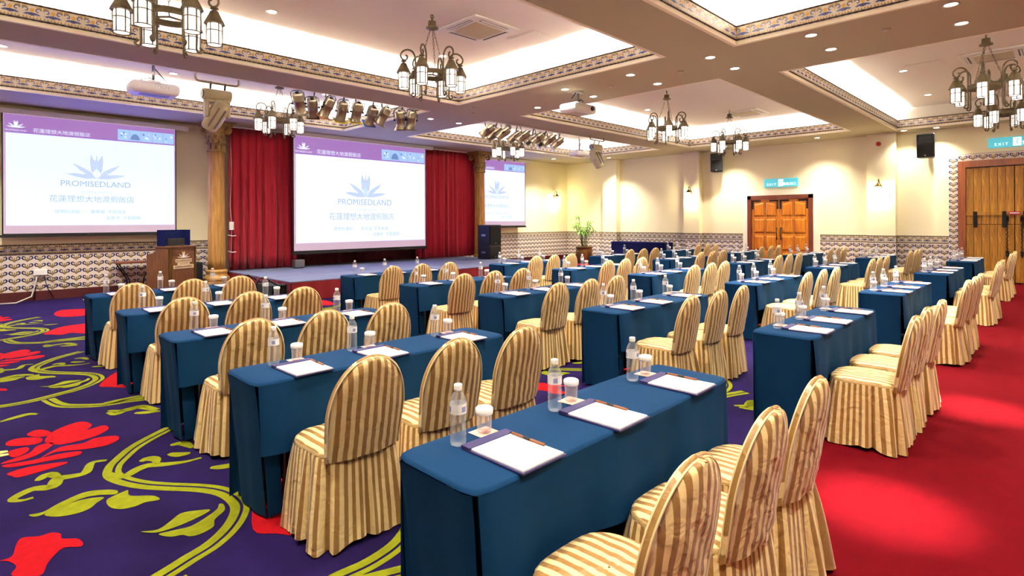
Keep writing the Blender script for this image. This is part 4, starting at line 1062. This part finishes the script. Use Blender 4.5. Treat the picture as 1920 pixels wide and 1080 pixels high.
# ------------------------------------------------------------------ bottle, glass, coaster, notepad, pen
def bottle_meshes():
    pr = [(.0, .004), (.022, .0), (.029, .004), (.031, .014)]
    for k in range(5):
        z = .022+k*.018; pr += [(.0315, z), (.0285, z+.009)]
    pr += [(.031, .114), (.0315, .122), (.0312, .160), (.031, .166), (.028, .178), (.0205, .193), (.0135, .203), (.0125, .210), (.0125, .214)]
    body = MB().lathe(pr, 18, M_pet, rmod=lambda a, z: 1+.02*math.cos(6*a) if z < .11 else 1)
    cap = MB().lathe([(.0155, .207), (.016, .21), (.016, .226), (.0145, .230), (.0, .231)], 16, M_white, rmod=lambda a, z: 1+.02*math.cos(8*a))
    lab = MB().lathe([(.0322, .122), (.0322, .160)], 18, M_label, cap=False)
    for a0 in (-2.6, -.6, 1.4):
        P = [(.0326*math.cos(a0+k*.1), .0326*math.sin(a0+k*.1)) for k in range(7)]
        n = lab.pts([(x, y, .130) for x, y in P]+[(x, y, .150) for x, y in P])
        for k in range(6): lab.face((n+k, n+k+1, n+8+k, n+7+k), M_print)
    return body.mesh('bottle_body'), cap.mesh('cap'), lab.mesh('paper_label')
BB, BC, BL = bottle_meshes()
GB = MB().lathe([(0, .0), (.027, .0), (.029, .006), (.032, .088), (.0305, .088), (.0275, .016), (.0, .014)], 18, M_glass).mesh('tumbler')
GLD = MB().lathe([(.034, .074), (.0355, .082), (.036, .094), (.034, .098), (.029, .101), (.012, .101), (.010, .104), (0, .104)], 20, M_lid, rmod=lambda a, z: 1+.012*math.cos(20*a)*(z < .09)).mesh('paper_lid')
CO = MB().box(-.048, .048, -.048, .048, 0, .002, M_coaster).mesh('coaster')
COP = MB().box(-.02, .02, -.012, .012, .002, .0022, mat('coaster_print', (214, 130, 116), .8)).mesh('printed_motif')
PB = MB().box(-.115, .115, -.158, .158, 0, .006, M_board).mesh('board')
PS = MB().box(-.115, .115, .112, .158, .006, .016, M_board).mesh('binding')
PP = MB().box(-.106, .106, -.150, .118, .006, .012, M_paper).mesh('paper_pad')
PN = MB().cyl((0, -.085, .0), (0, .085, .0), .0052, M_pen, 8).cyl((0, -.015, 0), (0, .022, 0), .0058, M_dark, 8).cyl((0, .085, 0), (0, .098, 0), .005, M_dark, 8, .0015).mesh('pen')
CN = ['leftmost', 'second', 'third', 'fourth', 'fifth']
RN = ['nearest row', 'second nearest row', 'middle row', 'row second from stage', 'row nearest the stage']
SN = ['left', 'middle', 'right']
POS = {(1, 1): (1.153, 1.319), (2, 1): (4.357, 1.316), (3, 1): (7.55, 1.353), (4, 1): (10.825, 1.354), (5, 1): (14.333, 1.389), (1, 2): (1.123, 3.017), (2, 2): (4.311, 2.942), (3, 2): (7.452, 2.93), (4, 2): (10.872, 2.979), (5, 2): (14.28, 3.004), (1, 3): (1.125, 4.533), (2, 3): (4.328, 4.476), (3, 3): (7.6, 4.58), (4, 3): (10.93, 4.53), (5, 3): (14.3, 4.56), (1, 4): (1.128, 6.164), (2, 4): (4.308, 6.071), (3, 4): (7.561, 6.142), (4, 4): (10.958, 6.143), (5, 4): (14.3, 6.13), (1, 5): (1.116, 7.917), (2, 5): (4.381, 7.842), (3, 5): (7.61, 7.847), (4, 5): (10.941, 7.877), (5, 5): (14.3, 7.87)}
rj = random.Random(21)
REL = [(.308, .345), (.842, .90), (1.49, 1.44)]
for (c, r), (x, y) in POS.items():
    where = '%s table of the %s' % (CN[c-1], RN[r-1])
    t = thing('folding_table', 'narrow folding table under cloth, %s' % where, 'table', (x, y, 0), 0, 'training tables')
    ob('tabletop', TT, t)
    for lx in (.18, TL-.18): ob('leg_frame', LEGM, t, (lx, 0, 0))
    tag(ob('tablecloth', CL[(c*2+r) % 3], None, (x, y, 0)), 'blue cloth draped over the %s' % where, 'tablecloth', 'blue tablecloths')
    for s in range(3):
        seat = '%s seat, %s' % (SN[s], where)
        px = x+REL[s][0]+rj.uniform(-.015, .015); py = y; z = TH+.0015
        pd = thing('notepad_holder', 'white notepad on purple board, %s' % seat, 'notepad', (px, py+.127+rj.uniform(-.008, .008), z), rj.uniform(-.03, .03), 'notepads')
        ob('board', PB, pd); ob('binding', PS, pd); ob('paper_pad', PP, pd)
        pen = ob('pen', PN, None, (px+.098, py+.15, z+.0175), (0, 0, rj.uniform(-.04, .04))); tag(pen, 'brown pen on the notepad, %s' % seat, 'pen', 'pens on notepads')
        bo = thing('water_bottle', 'clear water bottle, %s' % seat, 'bottle', (px-.09+rj.uniform(-.01, .01), py+.325+rj.uniform(-.008, .008), z), rj.uniform(0, 6.28), 'water bottles')
        ob('bottle_body', BB, bo); ob('cap', BC, bo); ob('paper_label', BL, bo)
        cx, cy, ca = px+.055+rj.uniform(-.008, .008), py+.345, rj.uniform(-.12, .12)
        co = thing('coaster', 'square pink paper coaster, %s' % seat, 'coaster', (cx, cy, z), ca, 'paper coasters'); ob('coaster_sheet', CO, co); ob('printed_motif', COP, co)
        g = thing('drinking_glass', 'glass with white paper lid, %s' % seat, 'glass', (cx, cy+.004, z+.0024), 0, 'covered glasses')
        ob('tumbler', GB, g); ob('paper_lid', GLD, g)
        chair(x+REL[s][1]+rj.uniform(-.02, .02), y-.25+rj.uniform(-.02, .01), rj.uniform(-.05, .05), 'gold striped covered chair, %s' % seat, 'gold striped banquet chairs')
# side table by the door wall
sc = cloth_mesh(9, 2.25, .6, .83, .03, mm=M_navy)
tag(ob('tablecloth', sc, None, (17.65, 12.35, 0), (0, 0, -PI/2)), 'dark navy cloth over the side table by the far wall', 'tablecloth')
t = thing('side_table', 'long side table under the navy cloth by the far wall', 'table', (17.65, 12.35, 0), -PI/2)
ob('tabletop', MB().box(.08, 2.17, .05, .55, .78, .815, M_white), t)
for lx in (.2, 2.05): ob('leg_frame', MB().box(lx-.02, lx+.02, .08, .5, 0, .78, M_metal), t)
